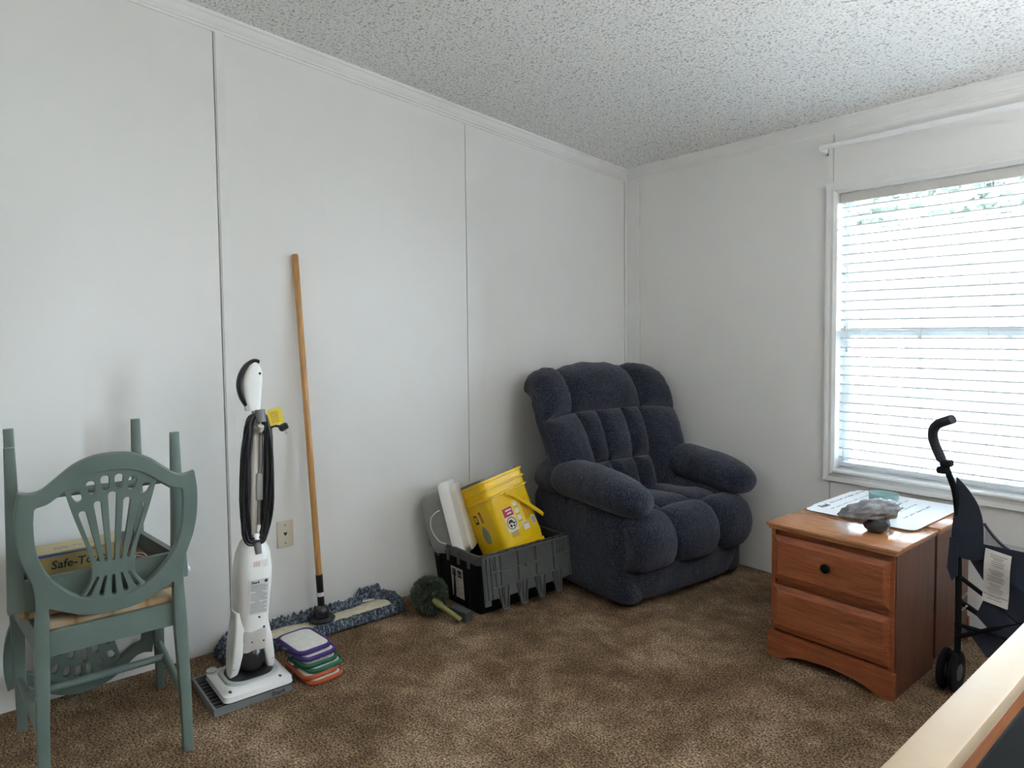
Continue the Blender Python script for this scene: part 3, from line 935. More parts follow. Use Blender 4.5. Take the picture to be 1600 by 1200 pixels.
def chair(label):
    t = thing('dining_chair', label, 'chair', group='green shield-back dining chairs')
    Mb = back_M()
    outer = cr2([(0, .968), (.045, .964), (.092, .944), (.135, .909), (.165, .885), (.192, .879), (.217, .885)], 6)
    outer += cr2([(.219, .872), (.224, .835), (.225, .79), (.222, .74), (.213, .69), (.198, .645), (.190, .615), (.186, .575), (.186, .52)], 5)
    outer += cr2([(.160, .52), (.158, .548), (.120, .527), (.080, .509), (.040, .500), (0, .497)], 5)
    hole = cr2([(0, .925), (.042, .921), (.085, .903), (.125, .872), (.155, .850), (.180, .843), (.187, .835)], 6)
    hole += cr2([(.1895, .80), (.188, .745), (.180, .695), (.164, .650), (.140, .612), (.105, .573), (.065, .548), (.03, .537), (0, .534)], 6)
    curve_mesh('shield_frame', [sym(outer), sym(hole)], .010, M['sage'], t, .0025, Mb)
    # pierced splat
    ol = cr2([(0, .927), (.045, .922), (.085, .905), (.112, .884), (.108, .855), (.094, .80), (.076, .74), (.061, .69), (.053, .645), (.053, .615), (.060, .590), (.075, .567), (.094, .551)], 5)
    ol += [(.06, .538), (.03, .530), (0, .528)]
    holes = []
    for k in range(5):                     # long slots fanning up from the waist
        f = (k-2)/2.0
        top = .838 - .034*abs(f)**1.6 + (.010 if k == 2 else 0)
        holes.append(lens((.038*f, .655), (.074*f, top), .0048, .0105 if k != 2 else .0125))
    for k in range(6):                     # petals along the crest
        f = (k-2.5)/2.5
        holes.append(lens((.082*f, .874-.026*f*f), (.088*f, .899-.036*f*f), .0105, .0125))
    for k in range(5):                     # short slots below the waist
        f = (k-2)/2.0
        holes.append(lens((.062*f, .552+.008*abs(f)), (.040*f, .606), .0075, .0048))
    curve_mesh('splat', [sym(ol)]+holes, .006, M['sage'], t, .0015, Mb)
    # rear legs: stiles that carry on below the shield
    for s in (-1, 1):
        rg = []
        for z, x, y, hx, hy in ((0, .240, .186, .014, .014), (.20, .236, .184, .016, .016), (.40, .229, .178, .019, .0175), (.47, .231, .176, .018, .017), (.56, .243, .173, .012, .0145)):
            rg.append([(x+a, s*y+b, z) for a, b in rrect(hx, hy, .004, 2)])
        MB().loft(rg).build('leg', M['sage'], t, smooth=35)
        rg = []
        for z, hx in ((0, .0125), (.25, .017), (.455, .0215)):
            rg.append([(-.228+a, s*.208+b, z) for a, b in rrect(hx, hx, .004, 2)])
        MB().loft(rg).build('leg', M['sage'], t, smooth=35)
    MB().box((.213, -.162, .400), (.232, .162, .472), bev=.002).build('apron', M['sage'], t)
    MB().box((-.246, -.190, .372), (-.228, .190, .462), bev=.002).build('apron', M['sage'], t)
    for s in (-1, 1):
        MB().add([(-.225, s*.218, .385), (-.225, s*.200, .385), (.218, s*.168, .400), (.218, s*.186, .400),
                  (-.225, s*.218, .462), (-.225, s*.200, .462), (.218, s*.168, .470), (.218, s*.186, .470)],
                 [(0, 1, 2, 3), (7, 6, 5, 4), (0, 4, 5, 1), (1, 5, 6, 2), (2, 6, 7, 3), (3, 7, 4, 0)]).build('apron', M['sage'], t)
        MB().tube([(-.226, s*.206, .170), (.234, s*.182, .170)], .0125, 10).build('stretcher', M['sage'], t, smooth=50)
    MB().tube([(-.09, -.199, .170), (-.09, .199, .170)], .0125, 10).build('stretcher', M['sage'], t, smooth=50)
    # drop-in seat board and plaid pad
    MB().add([(-.225, -.198, .440), (-.225, .198, .440), (.212, .166, .447), (.212, -.166, .447),
              (-.225, -.198, .452), (-.225, .198, .452), (.212, .166, .459), (.212, -.166, .459)],
             [(0, 1, 2, 3), (7, 6, 5, 4), (0, 4, 5, 1), (1, 5, 6, 2), (2, 6, 7, 3), (3, 7, 4, 0)]).build('seat_board', M['rawwood'], t)
    rings = []
    for z, k in ((.455, .97), (.462, 1.0), (.474, 1.015), (.487, 1.0), (.494, .93), (.4965, .7), (.4972, .3)):
        ring = []
        for a, b in rrect(.222, .205, .03, 4):
            wdt = 1 - .16*(a+.222)/.444
            ring.append((-.008+a*k*.965, b*k*wdt, z+wob((a*3, b*3, z), 9, .0007)))
        rings.append(ring)
    MB().loft(rings).build('seat_pad', M['cushion'], t, smooth=60)
    return t
ch1 = chair('sage green shield-back dining chair standing upright')
ch1.location = (.392, -2.980, 0)
ch2 = copy_tree(ch1)
ch2['label'] = 'sage green shield-back dining chair turned upside down on the other'
ch2.location = (.362, -3.000, .9955); ch2.rotation_euler = (0, PI, 0)

# things lying in the upturned seat frame (underside of its seat board at about z = .555)
bx = thing('glove_box', 'long tan and blue carton lettered Safe-Touch lying in the upturned chair', 'box', (.480, -3.058, .6025), (0, 0, math.radians(2)))
MB().box((-.055, -.120, 0), (.055, .120, .066), bev=.001).build('carton', M['boxside'], bx)
MB().box((-.056, -.121, .0662), (.056, .121, .0680)).build('carton_top', M['box'], bx)
MB().prism([(-.121, .056), (.10, .060), (-.121, .066)], .0552, .0556, 'yz').build('blue_band', M['boxblue'], bx)
MB().prism([(-.055, 0), (.055, 0), (.055, .03), (-.055, .066)], -.1208, -.1203, 'xz').build('blue_band', M['boxblue'], bx)
text_mesh('lettering', 'Safe-Touch', .034, M['ink'], bx, frame((.0562, .012, .030), (0, 1, 0), (0, 0, 1)), bold=.0006, shear=.12)
text_mesh('lettering', 'Safe-Touch', .024, M['ink2'], bx, frame((.015, 0, .0684), (0, 1, 0), (-1, 0, 0)), shear=.2)
wl_ = thing('leather_pouch', 'flat reddish brown pouch beside the carton in the upturned chair', 'pouch', (.40, -2.885, .5565), (0, 0, .2))
MB().box((-.09, -.035, 0), (.09, .035, .018), bev=.006, seg=2).build('body', plain('brown_leather', (.13, .05, .03), .5), wl_, smooth=50)
MB().tube(spline([(.06, -.02, .019), (.02, .0, .026), (.05, .02, .021), (.0, .03, .022), (-.03, .01, .020)], 6), .0022, 5).build('lace', M['canvas'], wl_, smooth=50)

fb = thing('folded_bag', 'dark folded bag lying under the carton in the upturned chair', 'bag', (.415, -3.06, .5565))
MB().box((-.125, -.125, 0), (.125, .125, .044), bev=.012, seg=2).build('cloth', M['blackm'], fb, smooth=50)
MB().tube(spline([(-.01, .10, .046), (-.03, .06, .056), (-.07, .02, .05), (-.09, -.06, .046)], 5), .006, 6).build('strap', M['strap'], fb, smooth=50)

# ------------------------------------------------------------------ steam mop
stm = thing('steam_mop', 'upright white and black steam mop with wrapped cord', 'steam mop', (.385, -2.535, 0))
tray = thing('mop_tray', 'flat grey ribbed tray under the steam mop', 'tray', (.366, -2.545, 0))
T = MB().box((-.142, -.135, .0), (.142, .135, .006), bev=.002)
for lo, hi in (((-.142, -.135, .006), (-.134, .135, .026)), ((.134, -.135, .006), (.142, .135, .026)), ((-.134, -.135, .006), (.134, -.127, .026)), ((-.134, .127, .006), (.134, .135, .026))):
    T.box(lo, hi)
T.build('tray', M['grey'], tray)
for i in range(9):
    MB().box((-.134+.0275*(i+.45), -.127, .006), (-.134+.0275*(i+.45)+.006, .127, .013)).build('rib', M['dgrey'], tray)
text_mesh('lettering', 'Shark', .022, M['ink'], tray, frame((.1424, .085, .013), (0, 1, 0), (0, 0, 1)), bold=.0005)
# pad holder plate
Z1 = .028
rings = [[(a, b+.012, z) for a, b in rrect(w, h, .022, 4)] for z, w, h in ((Z1, .118, .118), (Z1+.004, .122, .122), (Z1+.022, .120, .120), (Z1+.032, .104, .106), (Z1+.033, .07, .08))]
MB().loft(rings).build('mop_head', M['white'], stm, smooth=45)
mh = [o for o in kids(stm)][0]
rings = [[(a-.006+.0*b, b+.012, z) for a, b in rrect(w, h, .055, 6)] for z, w, h in ((Z1+.026, .094, .098), (Z1+.040, .088, .092), (Z1+.041, .078, .082), (Z1+.036, .074, .078))]
MB().loft(rings).build('grey_ring', M['lgrey'], stm, smooth=40)
rings = [[(a-.006, b+.012, z) for a, b in rrect(w, h, .05, 6)] for z, w, h in ((Z1+.030, .075, .079), (Z1+.041, .073, .077), (Z1+.050, .055, .060), (Z1+.054, .03, .03))]
MB().loft(rings).build('black_cover', M['black'], stm, smooth=45)
for x, y in ((.10, -.085), (.10, .09), (-.095, -.09)):
    MB().box((x-.006, y-.004, Z1+.0300), (x+.006, y+.004, Z1+.0345)).build('clip', M['dgrey'], mh)
MB().lathe([(.017, 0), (.019, .006), (.012, .011), (.002, .012)], 14, Matrix.Translation((-.098, -.090, Z1+.0305))).build('button', M['lgrey'], mh, smooth=50)
# swivel joint
def joint(d):
    return Vector((.006+d.x*.052, .018+d.y*.050, .122+d.z*.060))
blob('swivel_joint', joint, M['black'], stm, 28, 18)
# body: a tapering shell, slightly leaning
AX = Vector((-.010, .056, 1.0))
def ax(z): return Vector((.0+AX.x*z, .012+AX.y*z, z))
rings = []
for z, wx, wy in ((.155, .045, .066), (.19, .050, .062), (.235, .050, .056), (.30, .054, .060), (.38, .058, .065), (.44, .058, .066), (.50, .052, .058), (.54, .040, .044), (.565, .024, .026)):
    c = ax(z); rings.append([(c.x+a, c.y+b, z) for a, b in rrect(wx, wy, min(wx, wy)*.8, 6)])
MB().loft(rings).build('body', M['white'], stm, smooth=50)
# lighter front shell and grey lower cuff
rings = []
for z, wx, wy in ((.150, .048, .068), (.185, .0525, .0645), (.215, .0525, .059), (.225, .051, .056)):
    c = ax(z); rings.append([(c.x+a, c.y+b, z+.020*(b/wy)**2) for a, b in rrect(wx, wy, min(wx, wy)*.8, 6)])
MB().loft(rings).build('cuff', plain('warm_grey_plastic', (.50, .47, .44), .4), stm, smooth=50)
# fork legs down to the head
for s in (-1, 1):
    rg = []
    for z, dy, hx, hy in ((.30, .038, .030, .018), (.235, .042, .040, .020), (.19, .049, .044, .020), (.145, .056, .042, .0185), (.10, .063, .034, .016), (.070, .067, .024, .0135), (.058, .068, .016, .010)):
        c = ax(z); rg.append([(c.x+.004+a, .018+s*dy+b, z) for a, b in rrect(hx, hy, .008, 3)])
    f = MB().loft(rg).build('fork', M['white'], stm, smooth=45)
    for z in (.085, .10):
        MB().lathe([(.004, 0), (.0035, .002)], 8, frame((ax(z).x+.0365, .018+s*.069, z+.02), (0, 1, 0), (0, 0, 1))).build('screw', M['ink'], f)
for z, y in ((.515, .01), (.275, .012), (.19, -.012), (.185, .03), (.235, .03)):
    c = ax(z); xx = lerp_tab([(.155, .050), (.3, .0548), (.44, .0588), (.5, .052), (.54, .041)], z)[0]
    MB().lathe([(.0042, 0), (.003, .0035)], 8, frame((c.x+xx-.0015, c.y+y, z), (0, 1, 0), (0, 0, 1))).build('screw_hole', M['ink'], stm)
# printed label on the body
def onbody(y, z, off=.0008):
    c = ax(z); xx = lerp_tab([(.235, .050), (.30, .054), (.38, .058), (.44, .058), (.50, .052)], z)[0]
    return (c.x+xx+off, c.y+y, z)
lab = MB().box((-.0003, -.034, -.065), (.0003, .034, .065)).build('rating_label', plain('label_grey', (.62, .60, .58), .5), stm, loc=onbody(.006, .352, .0012), rot=(math.radians(-3.2), math.radians(3.5), 0))
text_mesh('lettering', 'Shark', .013, M['ink'], lab, frame((.0006, -.014, .054), (0, 1, 0), (0, 0, 1)), bold=.0005)
for i in range(21):
    w = .030 if i not in (5, 12) else .012
    MB().box((.0003, -w, .042-i*.0050), (.0006, w if i % 3 else w-.008, .0446-i*.0050)).build('print_line', M['ink2'], lab)
MB().lathe([(.006, 0), (.005, .0003)], 14, frame((.0004, .024, .056), (0, 1, 0), (0, 0, 1))).build('print_mark', M['ink'], lab)
l2 = MB().box((-.0003, -.026, -.013), (.0003, .026, .013)).build('warning_label', plain('label_white', (.74, .72, .70), .45), stm, loc=onbody(.010, .470, .0024), rot=(math.radians(-3.2), math.radians(-4), 0))
for k in range(3):
    MB().box((.0003, -.024+k*.008, -.009), (.0006, -.018+k*.008, .009)).build('print_mark', M['peach'], l2)
# pole
for z0, z1, r, m in ((.54, 1.045, .013, 'offwhite'),):
    MB().tube([ax(z0), ax(.8), ax(z1)], [(r, r*1.15)]*3, 14).build('pole', M[m], stm, smooth=50)
MB().tube([ax(.60)+Vector((.012, .018, 0)), ax(.96)+Vector((.012, .018, 0))], .007, 10).build('rail', M['silver'], stm, smooth=50)
MB().box((-.012, -.011, -.05), (.012, .015, .05), bev=.003).build('latch_plate', M['lgrey'], stm, loc=ax(.74)+Vector((.010, .014, 0)), rot=(math.radians(-3.2), 0, 0))
for z, m in ((.955, 'offwhite'), (.535, 'grey')):
    c = ax(z)
    MB().tube([c+Vector((.008, 0, 0)), c+Vector((.045, .002, .0)), c+Vector((.052, .003, .012 if z > .7 else -.030))], [.014, .013, .011], 10).build('cord_hook', M[m], stm, smooth=50)
MB().tube([ax(.575)+Vector((.03, 0, 0)), ax(.553)+Vector((.035, 0, 0))], .013, 10).build('collar', M['white'], stm, smooth=50)
# wrapped cord: several loops round the two hooks
crd = None
rnd = random.Random(3)
for i in range(15):
    w = .030+.0055*(i % 5)+.001*rnd.uniform(-1, 1); xo = .018+.009*(i//5)+.002*rnd.random()
    zt_, zb_ = 1.005+.006*rnd.uniform(-1, 1), .560-.012*(i % 3)
    pts = []
    for k in range(40):
        a = 2*PI*k/40
        z = (zt_+zb_)/2 + (zt_-zb_)/2*(abs(math.sin(a))**.62)*(1 if math.sin(a) > 0 else -1)
        yy = w*(abs(math.cos(a))**.55)*(1 if math.cos(a) > 0 else -1)*(1+.22*(.8-z))
        c = ax(z); pts.append(c+Vector((xo+.004*math.sin(3*a+i), yy+.003*math.sin(5*a+i*2), 0)))
    MB().tube(pts, .0050, 7, closed=True).build('power_cord', M['black'], stm, smooth=60)
tagm = MB().box((-.002, -.025, -.030), (.002, .025, .030)).build('warning_tag', M['tagyellow'], stm, loc=ax(1.0)+Vector((.047, .055, -.004)), rot=(math.radians(12), 0, math.radians(-12)))
for i in range(6):
    MB().box((.002, -.018, -.020+i*.007), (.0024, .010, -.017+i*.007)).build('print_line', M['brownink'], tagm)
MB().tube([ax(1.005)+Vector((.038, .002, .02)), ax(1.0)+Vector((.045, .004, -.02))], [(.016, .018), (.016, .018)], 12).build('cord_clip', M['grey'], stm, smooth=40)
plug = MB().box((-.012, -.016, -.012), (.012, .016, .012), bev=.004).build('plug', M['black'], stm, loc=ax(.955)+Vector((.048, .085, 0)), rot=(math.radians(25), 0, 0), smooth=40)
for s in (-1, 1):
    MB().box((s*.006-.0008, -.003, -.030), (s*.006+.0008, .003, -.012)).build('prong', M['silver'], plug)
MB().tube([ax(.95)+Vector((.03, .035, 0)), ax(.962)+Vector((.042, .055, 0)), ax(.957)+Vector((.048, .075, 0))], .0048, 7).build('power_cord', M['black'], stm, smooth=60)
# loop handle
rings = []
for k in range(15):
    q = k/14; z = 1.02+.178*q
    wy = .0375*(math.sin(PI*min(1, .30+.70*q)))**.6*(1 if q < .8 else 1)+.004
    wy = lerp_tab([(0, .026), (.25, .032), (.55, .036), (.8, .032), (.93, .021), (1, .006)], q)[0]
    c = ax(z); off = -.028*math.sin(PI*q)*.4
    rings.append([(c.x+a, c.y+off*.3-.012+b, z) for a, b in rrect(.021 if q < .95 else .012, wy, min(.018, wy*.8), 5)])
MB().loft(rings).build('handle', M['white'], stm, smooth=50)
pts = spline([ax(1.035)+Vector((0, -.030, 0)), ax(1.07)+Vector((.0, -.052, 0)), ax(1.11)+Vector((.0, -.063, 0)), ax(1.15)+Vector((.0, -.058, 0)), ax(1.182)+Vector((.0, -.040, 0)), ax(1.199)+Vector((0, -.014, 0)), ax(1.196)+Vector((0, .004, 0))], 6)
MB().tube(pts, [(.016, .009)]*len(pts), 10, upv=(1, 0, 0)).build('grip', M['black'], stm, smooth=50)
c = ax(1.155)
MB().lathe([(.0055, 0), (.004, .004)], 10, frame((c.x+.0195, c.y+.004, 1.155), (0, 1, 0), (0, 0, 1))).build('screw_hole', M['ink'], stm)

# ------------------------------------------------------------------ dust mop
dm = thing('dust_mop', 'long wooden-handled dust mop with blue yarn head leaning on the wall', 'mop', (.088, -2.11, 0))
p0 = Vector((0, 0, .075)); p1 = Vector((-.070, -.050, 1.640)); dv = (p1-p0).normalized()
MB().tube([p0+dv*.085, p0+dv*.60, p1-dv*.006, p1], [.0135, .0135, .0130, .009], 14).build('handle', M['handle'], dm, smooth=50)
s = MB().tube([p0-dv*.01, p0+dv*.06, p0+dv*.17], [.0150, .0150, .0155], 12).build('socket', M['black'], dm, smooth=50)
MB().tube([p0+dv*.075, p0+dv*.092], .0168, 12).build('socket_band', M['white'], s, smooth=40)
blob('clamp', lambda d: Vector((d.x*.032, d.y*.034, .075+d.z*.038)), M['black'], dm, 20, 14)
MB().lathe([(.055, 0), (.058, .006), (.045, .012), (.01, .016)], 20, Matrix.Translation((0, 0, .045))).build('clamp_plate', M['black'], dm, smooth=40)
# canvas sleeve
L0, L1, HW = -.405, .345, .048
rings = []
for k in range(33):
    q = k/32; y = L0+(L1-L0)*q
    e = min(1, (1-abs(2*q-1)**14))**.5
    sag = .010*math.sin(q*9)+.006*math.sin(q*23)
    ring = []
    for j in range(16):
        a = 2*PI*j/16
        ring.append((math.cos(a)*(HW*e+.004*math.sin(q*14+a)), y, .032+math.sin(a)*(.014 if math.sin(a) > 0 else .022)*e+sag*max(0, math.sin(a))*.7))
    rings.append(ring)
MB().loft(rings).build('canvas_sleeve', M['canvas'], dm, smooth=60)
MB().add([(-.03, .215, .056), (-.055, .20, .080), (-.048, .285, .062), (-.028, .27, .054), (-.031, .215, .0555), (-.056, .20, .0795), (-.049, .285, .0615), (-.029, .27, .0535)],
         [(0, 1, 2, 3), (7, 6, 5, 4), (0, 4, 5, 1), (1, 5, 6, 2), (2, 6, 7, 3), (3, 7, 4, 0)]).build('tag', M['white'], dm)
# yarn loops all round the sleeve
t = NT('blue_yarn'); v = t.coord()
t.set(t.ramp(t.noise(v, 90, 3), ((.3, (.036, .048, .068)), (.48, (.085, .110, .150)), (.68, (.30, .34, .39)))), .95, spec=.05)
t.bump(t.noise(v, 500, 2), .5, .002)
mb = MB(); rnd = random.Random(11)
def loop_at(base, outd, ln, lift):
    side = Vector((-outd.y, outd.x, 0))
    j = rnd.uniform(-.010, .010)
    a = base + Vector((0, 0, .028+lift))
    m1 = base + outd*ln*.55 + side*j + Vector((0, 0, .034+lift*1.5+rnd.uniform(0, .012)))
    m2 = base + outd*ln + side*(j*1.6) + Vector((0, 0, .014+lift*1.2))
    m3 = base + outd*ln*.75 + side*(j*1.2+.004) + Vector((0, 0, .005))
    mb.tube(spline([a, m1, m2, m3, base+Vector((0, 0, .006))], 3), .0034, 5, caps=False)
N = 300
for i in range(N):
    q = i/N; y = L0+.01+(L1-L0-.02)*q
    for sgn in (1, -1):
        for rep in range(2):
            if sgn > 0:
                loop_at(Vector((HW*.82, y+rnd.uniform(-.003, .003), 0)), Vector((1, rnd.uniform(-.2, .2), 0)), rnd.uniform(.026, .046), 0)
            else:
                loop_at(Vector((-HW*.75, y+rnd.uniform(-.003, .003), .0)), Vector((-1, rnd.uniform(-.3, .3), 0)), rnd.uniform(.016, .030), rnd.uniform(.006, .030))
for i in range(150):
    a = -PI/2+PI*rnd.random()
    loop_at(Vector((math.sin(a)*HW*.75, L1-.012, 0)), Vector((math.sin(a), math.cos(a), 0)), rnd.uniform(.035, .058), rnd.uniform(0, .022))
    loop_at(Vector((math.sin(a)*HW*.75, L0+.012, 0)), Vector((math.sin(a), -math.cos(a), 0)), rnd.uniform(.03, .05), rnd.uniform(0, .012))
for k in range(26):                                  # the curled tuft standing against the wall
    a = PI*k/25
    loop_at(Vector((-.045, .255+.03*math.cos(a), .012)), Vector((-.4, math.cos(a), 0)), .03, .040)
o = mb.build('yarn_fringe', t.m, dm, smooth=60); o['kind'] = 'stuff'

# ------------------------------------------------------------------ stacked mop pads
def pad(mat, cx, cy, z, rz, label, hw=.098, hh=.070, tilt=0, fluffy=False):
    t = thing('mop_pad', label, 'mop pad', (cx, cy, z), (tilt, 0, rz), group='stacked steam mop pads')
    rings = [[(a, b, zz+.0012*math.sin(a*40)*0) for a, b in rrect(hw-.010*k, hh-.010*k, .030, 5)] for zz, k in ((.002, .6), (.006, .55), (.0135, .55), (.0165, .9), (.0172, 2.2), (.0175, 4.5))]
    MB().loft(rings).build('pad_face', M['padwhite'], t, smooth=60)
    pts = [(a, b, .0095) for a, b in rrect(hw-.003, hh-.003, .030, 6)]
    MB().tube(pts, [(.0090, .0072)]*len(pts), 8, closed=True).build('binding', M[mat], t, smooth=60)
    for s in (-1, 1):
        MB().box((-.014, -hh-.016, .004), (.014, -hh+.004, .009), bev=.001).build('strap', M['strap'], t) if s < 0 else None
    if fluffy:
        mb = MB(); rnd = random.Random(2)
        for i in range(420):
            x, y = rnd.uniform(-hw+.014, hw-.012), rnd.uniform(-hh+.014, hh-.012)
            d = Vector((rnd.uniform(-.5, .5), rnd.uniform(-.5, .5), 1)).normalized()*.006
            b = Vector((x, y, .016)); mb.tube([b, b+d], [.0018, .0009], 4)
        o = mb.build('nap', M['padwhite'], t); o['kind'] = 'stuff'
    return t
R0 = math.radians(4)
pad('orange', .432, -2.288, .0005, R0+.02, 'orange-edged white mop pad, lowest of its stack')
pad('orange', .420, -2.300, .0198, R0-.03, 'orange-edged white mop pad, second from the bottom of its stack')
pad('green', .418, -2.284, .0391, R0+.05, 'green-edged mop pad, lower of the two green ones')
pad('green', .408, -2.296, .0584, R0-.02, 'green-edged fluffy mop pad under the purple ones', fluffy=True)
pad('purple', .404, -2.302, .0838, R0+.03, 'purple-edged white mop pad just below the topmost')
pad('purple', .384, -2.312, .1031, R0+.02, 'purple-edged white quilted mop pad, topmost of its stack')
# ------------------------------------------------------------------ storage tote with its two lids folded open
X0, X1, Y0, Y1, HT = .050, .455, -1.525, -.985, .285
tote = thing('storage_tote', 'black attached-lid storage tote with grey ribbed lid hanging open', 'storage box', ((X0+X1)/2, (Y0+Y1)/2, 0))
hx, hy = (X1-X0)/2, (Y1-Y0)/2
def boxring(k, z): return [(a, b, z) for a, b in rrect(hx+k, hy+k, .02, 3)]
MB().loft([boxring(-.032, .0), boxring(-.028, .006), boxring(-.006, HT-.03), boxring(-.010, HT-.03), boxring(-.036, .010), boxring(-.04, .009)]).build('body', M['blackm'], tote, smooth=30)
MB().loft([boxring(-.010, HT-.045), boxring(.004, HT-.043), boxring(.006, HT-.010), boxring(.003, HT), boxring(-.010, HT), boxring(-.012, HT-.040), boxring(-.010, HT-.045)], caps=False).build('rim', M['dgrey'], tote, smooth=30)
# ribs and slots on the short side facing the viewer
for x in (-.115, -.03, .055, .135):
    MB().box((x-.010, -hy-.010, HT-.070), (x+.010, -hy-.003, HT-.006), bev=.002).build('rim_rib', M['dgrey'], tote)
MB().box((-hx+.01, -hy-.009, HT-.016), (hx-.01, -hy-.004, HT-.010)).build('rim_rib', M['dgrey'], tote)
for x in (-.12, .0, .12):
    MB().box((x-.004, -hy+.006, .03), (x+.004, -hy+.013, HT-.05), M=Matrix.Translation((0, 0, 0))).build('wall_rib', M['blackm'], tote)
# hinge barrels along the long edge
for i in range(11):
    y = -hy+.03+i*(2*hy-.06)/10
    MB().tube([(hx+.010, y-.016, HT-.002), (hx+.010, y+.016, HT-.002)], .006, 8).build('hinge_barrel', M['dgrey'], tote, smooth=50)
M['lid'] = plain('grey_lid_plastic', (.105, .112, .110), .42, var=.08, vs=20)
def lid(parent, name):
    """local: x out of the plate, y along the hinge, z down is -; hinge line at the top"""
    l = bpy.data.objects.new(name, None); link(l, parent)
    W2, Hh = hy-.004, .198
    fing = []
    teeth = [(-.155, .030), (-.045, .030), (.065, .030), (.175, .028)]
    poly = [(-W2, 0), (-W2, -Hh-.020), (-W2+.035, -Hh-.020), (-W2+.035, -Hh+.004)]
    for yc, w in teeth:
        poly += [(yc-w, -Hh+.002), (yc-w*.45, -Hh-.035), (yc-w*.45, -Hh-.055), (yc+w*.45, -Hh-.055), (yc+w*.45, -Hh-.035), (yc+w, -Hh+.002)]
    poly += [(W2, -Hh+.006), (W2, 0)]
    curve_mesh('plate', [poly], .0022, M['lid'], l, 0, frame((0, 0, 0), (0, 1, 0), (0, 0, 1)))
    def rib(y0, z0, y1, z1, w=.0028, d=.009):
        a = Vector((y0, z0)); b = Vector((y1, z1)); t_ = (b-a).normalized(); n = Vector((-t_.y, t_.x))*w
        MB().prism([tuple(a+n), tuple(b+n), tuple(b-n), tuple(a-n)], .002, .002+d, 'yz').build('rib', M['lid'], l)
    rib(-W2, -.003, W2, -.003); rib(-W2+.045, -.075, W2-.01, -.075); rib(-W2+.045, -.145, W2-.02, -.145)
    for y in (-W2+.003, -W2+.022, -W2+.045, W2-.003): rib(y, 0, y, -Hh+.006)
    for y in (-.165, -.06, .05, .16): rib(y, 0, y, -Hh+.004)
    rib(-W2+.050, -.006, -W2+.066, -.070); rib(-W2+.072, -.006, -W2+.072, -.145)
    for y in (.195, .215, .235): rib(y, -.006, y-.010, -.070)
    for yc, w in teeth:
        rib(yc-w, -.147, yc-w*.5, -Hh-.050); rib(yc+w, -.147, yc+w*.5, -Hh-.050)
        rib(yc-w*.45, -Hh-.052, yc+w*.45, -Hh-.052); rib(yc, -.147, yc, -Hh-.03)
    rib(-.02, -.081, .085, -.081, .004, .011)
    return l
l1 = lid(tote, 'lid'); l1.location = (hx+.016, 0, HT-.004); l1.rotation_euler = (0, math.radians(-7), 0)
# shipping label, on the side facing the viewer
lb = MB().box((-.048, -.0004, -.073), (.048, .0004, .073)).build('paper_label', plain('old_label', (.46, .40, .37), .7, var=.12, vs=30), tote, loc=(.020, -hy-.0005+.0115, .115), rot=(math.radians(4.5), 0, 0))
rnd = random.Random(8)
for i in range(9):
    z = .055-i*.0125; w = rnd.uniform(.02, .04)
    MB().box((-.042, -.0008, z-.003), (-.042+2*w, -.0004, z+.002)).build('print_line', M['ink2'], lb)
for x in (-.022, .022):
    MB().box((x-.016, -.0008, .028), (x+.016, -.0004, .064)).build('print_mark', M['ink'], lb)

# ------------------------------------------------------------------ yellow pail leaning over the tote
A = Vector((-.38, -.175, .90)).normalized()                # its axis
Yv = (Vector((0, 1, 0)) - A*A.y).normalized(); Xv = Yv.cross(A)
BO = Vector((.342, -1.222, .232))
def pail_mat():
    return Matrix(((Xv.x, Yv.x, A.x, BO.x), (Xv.y, Yv.y, A.y, BO.y), (Xv.z, Yv.z, A.z, BO.z), (0, 0, 0, 1)))
pail = thing('yellow_pail', 'yellow square plastic pail with printed labels leaning out of the tote', 'bucket')
pail.matrix_world = pail_mat()
def pr(k, z, r=.034): return [(a, b, z) for a, b in rrect(.112+k, .118+k, r, 5)]
MB().loft([pr(.0, .0), pr(.002, .012), pr(.013, .265), pr(.0135, .27), pr(.022, .272), pr(.022, .278), pr(.014, .280), pr(.016, .312), pr(.023, .314), pr(.023, .320), pr(.017, .322), pr(.019, .348), pr(.026, .350), pr(.026, .360), pr(.018, .362),
           pr(.012, .358), pr(.005, .03), pr(-.02, .01)]).build('shell', M['yellow'], pail, smooth=30)
# notched skirt under the base
for y0, y1 in ((-.118, -.052), (-.030, .048), (.072, .118)):
    MB().box((.092, y0+.004, -.014), (.1115, y1-.004, .004), bev=.003).build('skirt', M['yellow'], pail)
    MB().box((-.108, y0+.004, -.014), (-.09, y1-.004, .004), bev=.003).build('skirt', M['yellow'], pail)
MB().box((-.06, -.1165, -.014), (.06, -.10, .004), bev=.003).build('skirt', M['yellow'], pail)
# handle: hangs across the front face
for s in (-1,):
    MB().lathe([(.012, 0), (.012, .006), (.006, .009)], 14, frame((.133, -.02, .262), (0, 1, 0), (0, 0, 1))).build('handle_boss', M['yellow'], pail, smooth=50)
pts = spline([(.139, -.020, .262), (.142, .030, .222), (.146, .080, .165), (.147, .122, .112), (.118, .149, .104), (.06, .152, .16), (.0, .149, .262)], 7)
n = len(pts)
MB().tube(pts, [(.004, .004) if not 5 < i < 26 else (.010, .006) for i in range(n)], 8).build('bail_handle', M['yellow'], pail, smooth=50)
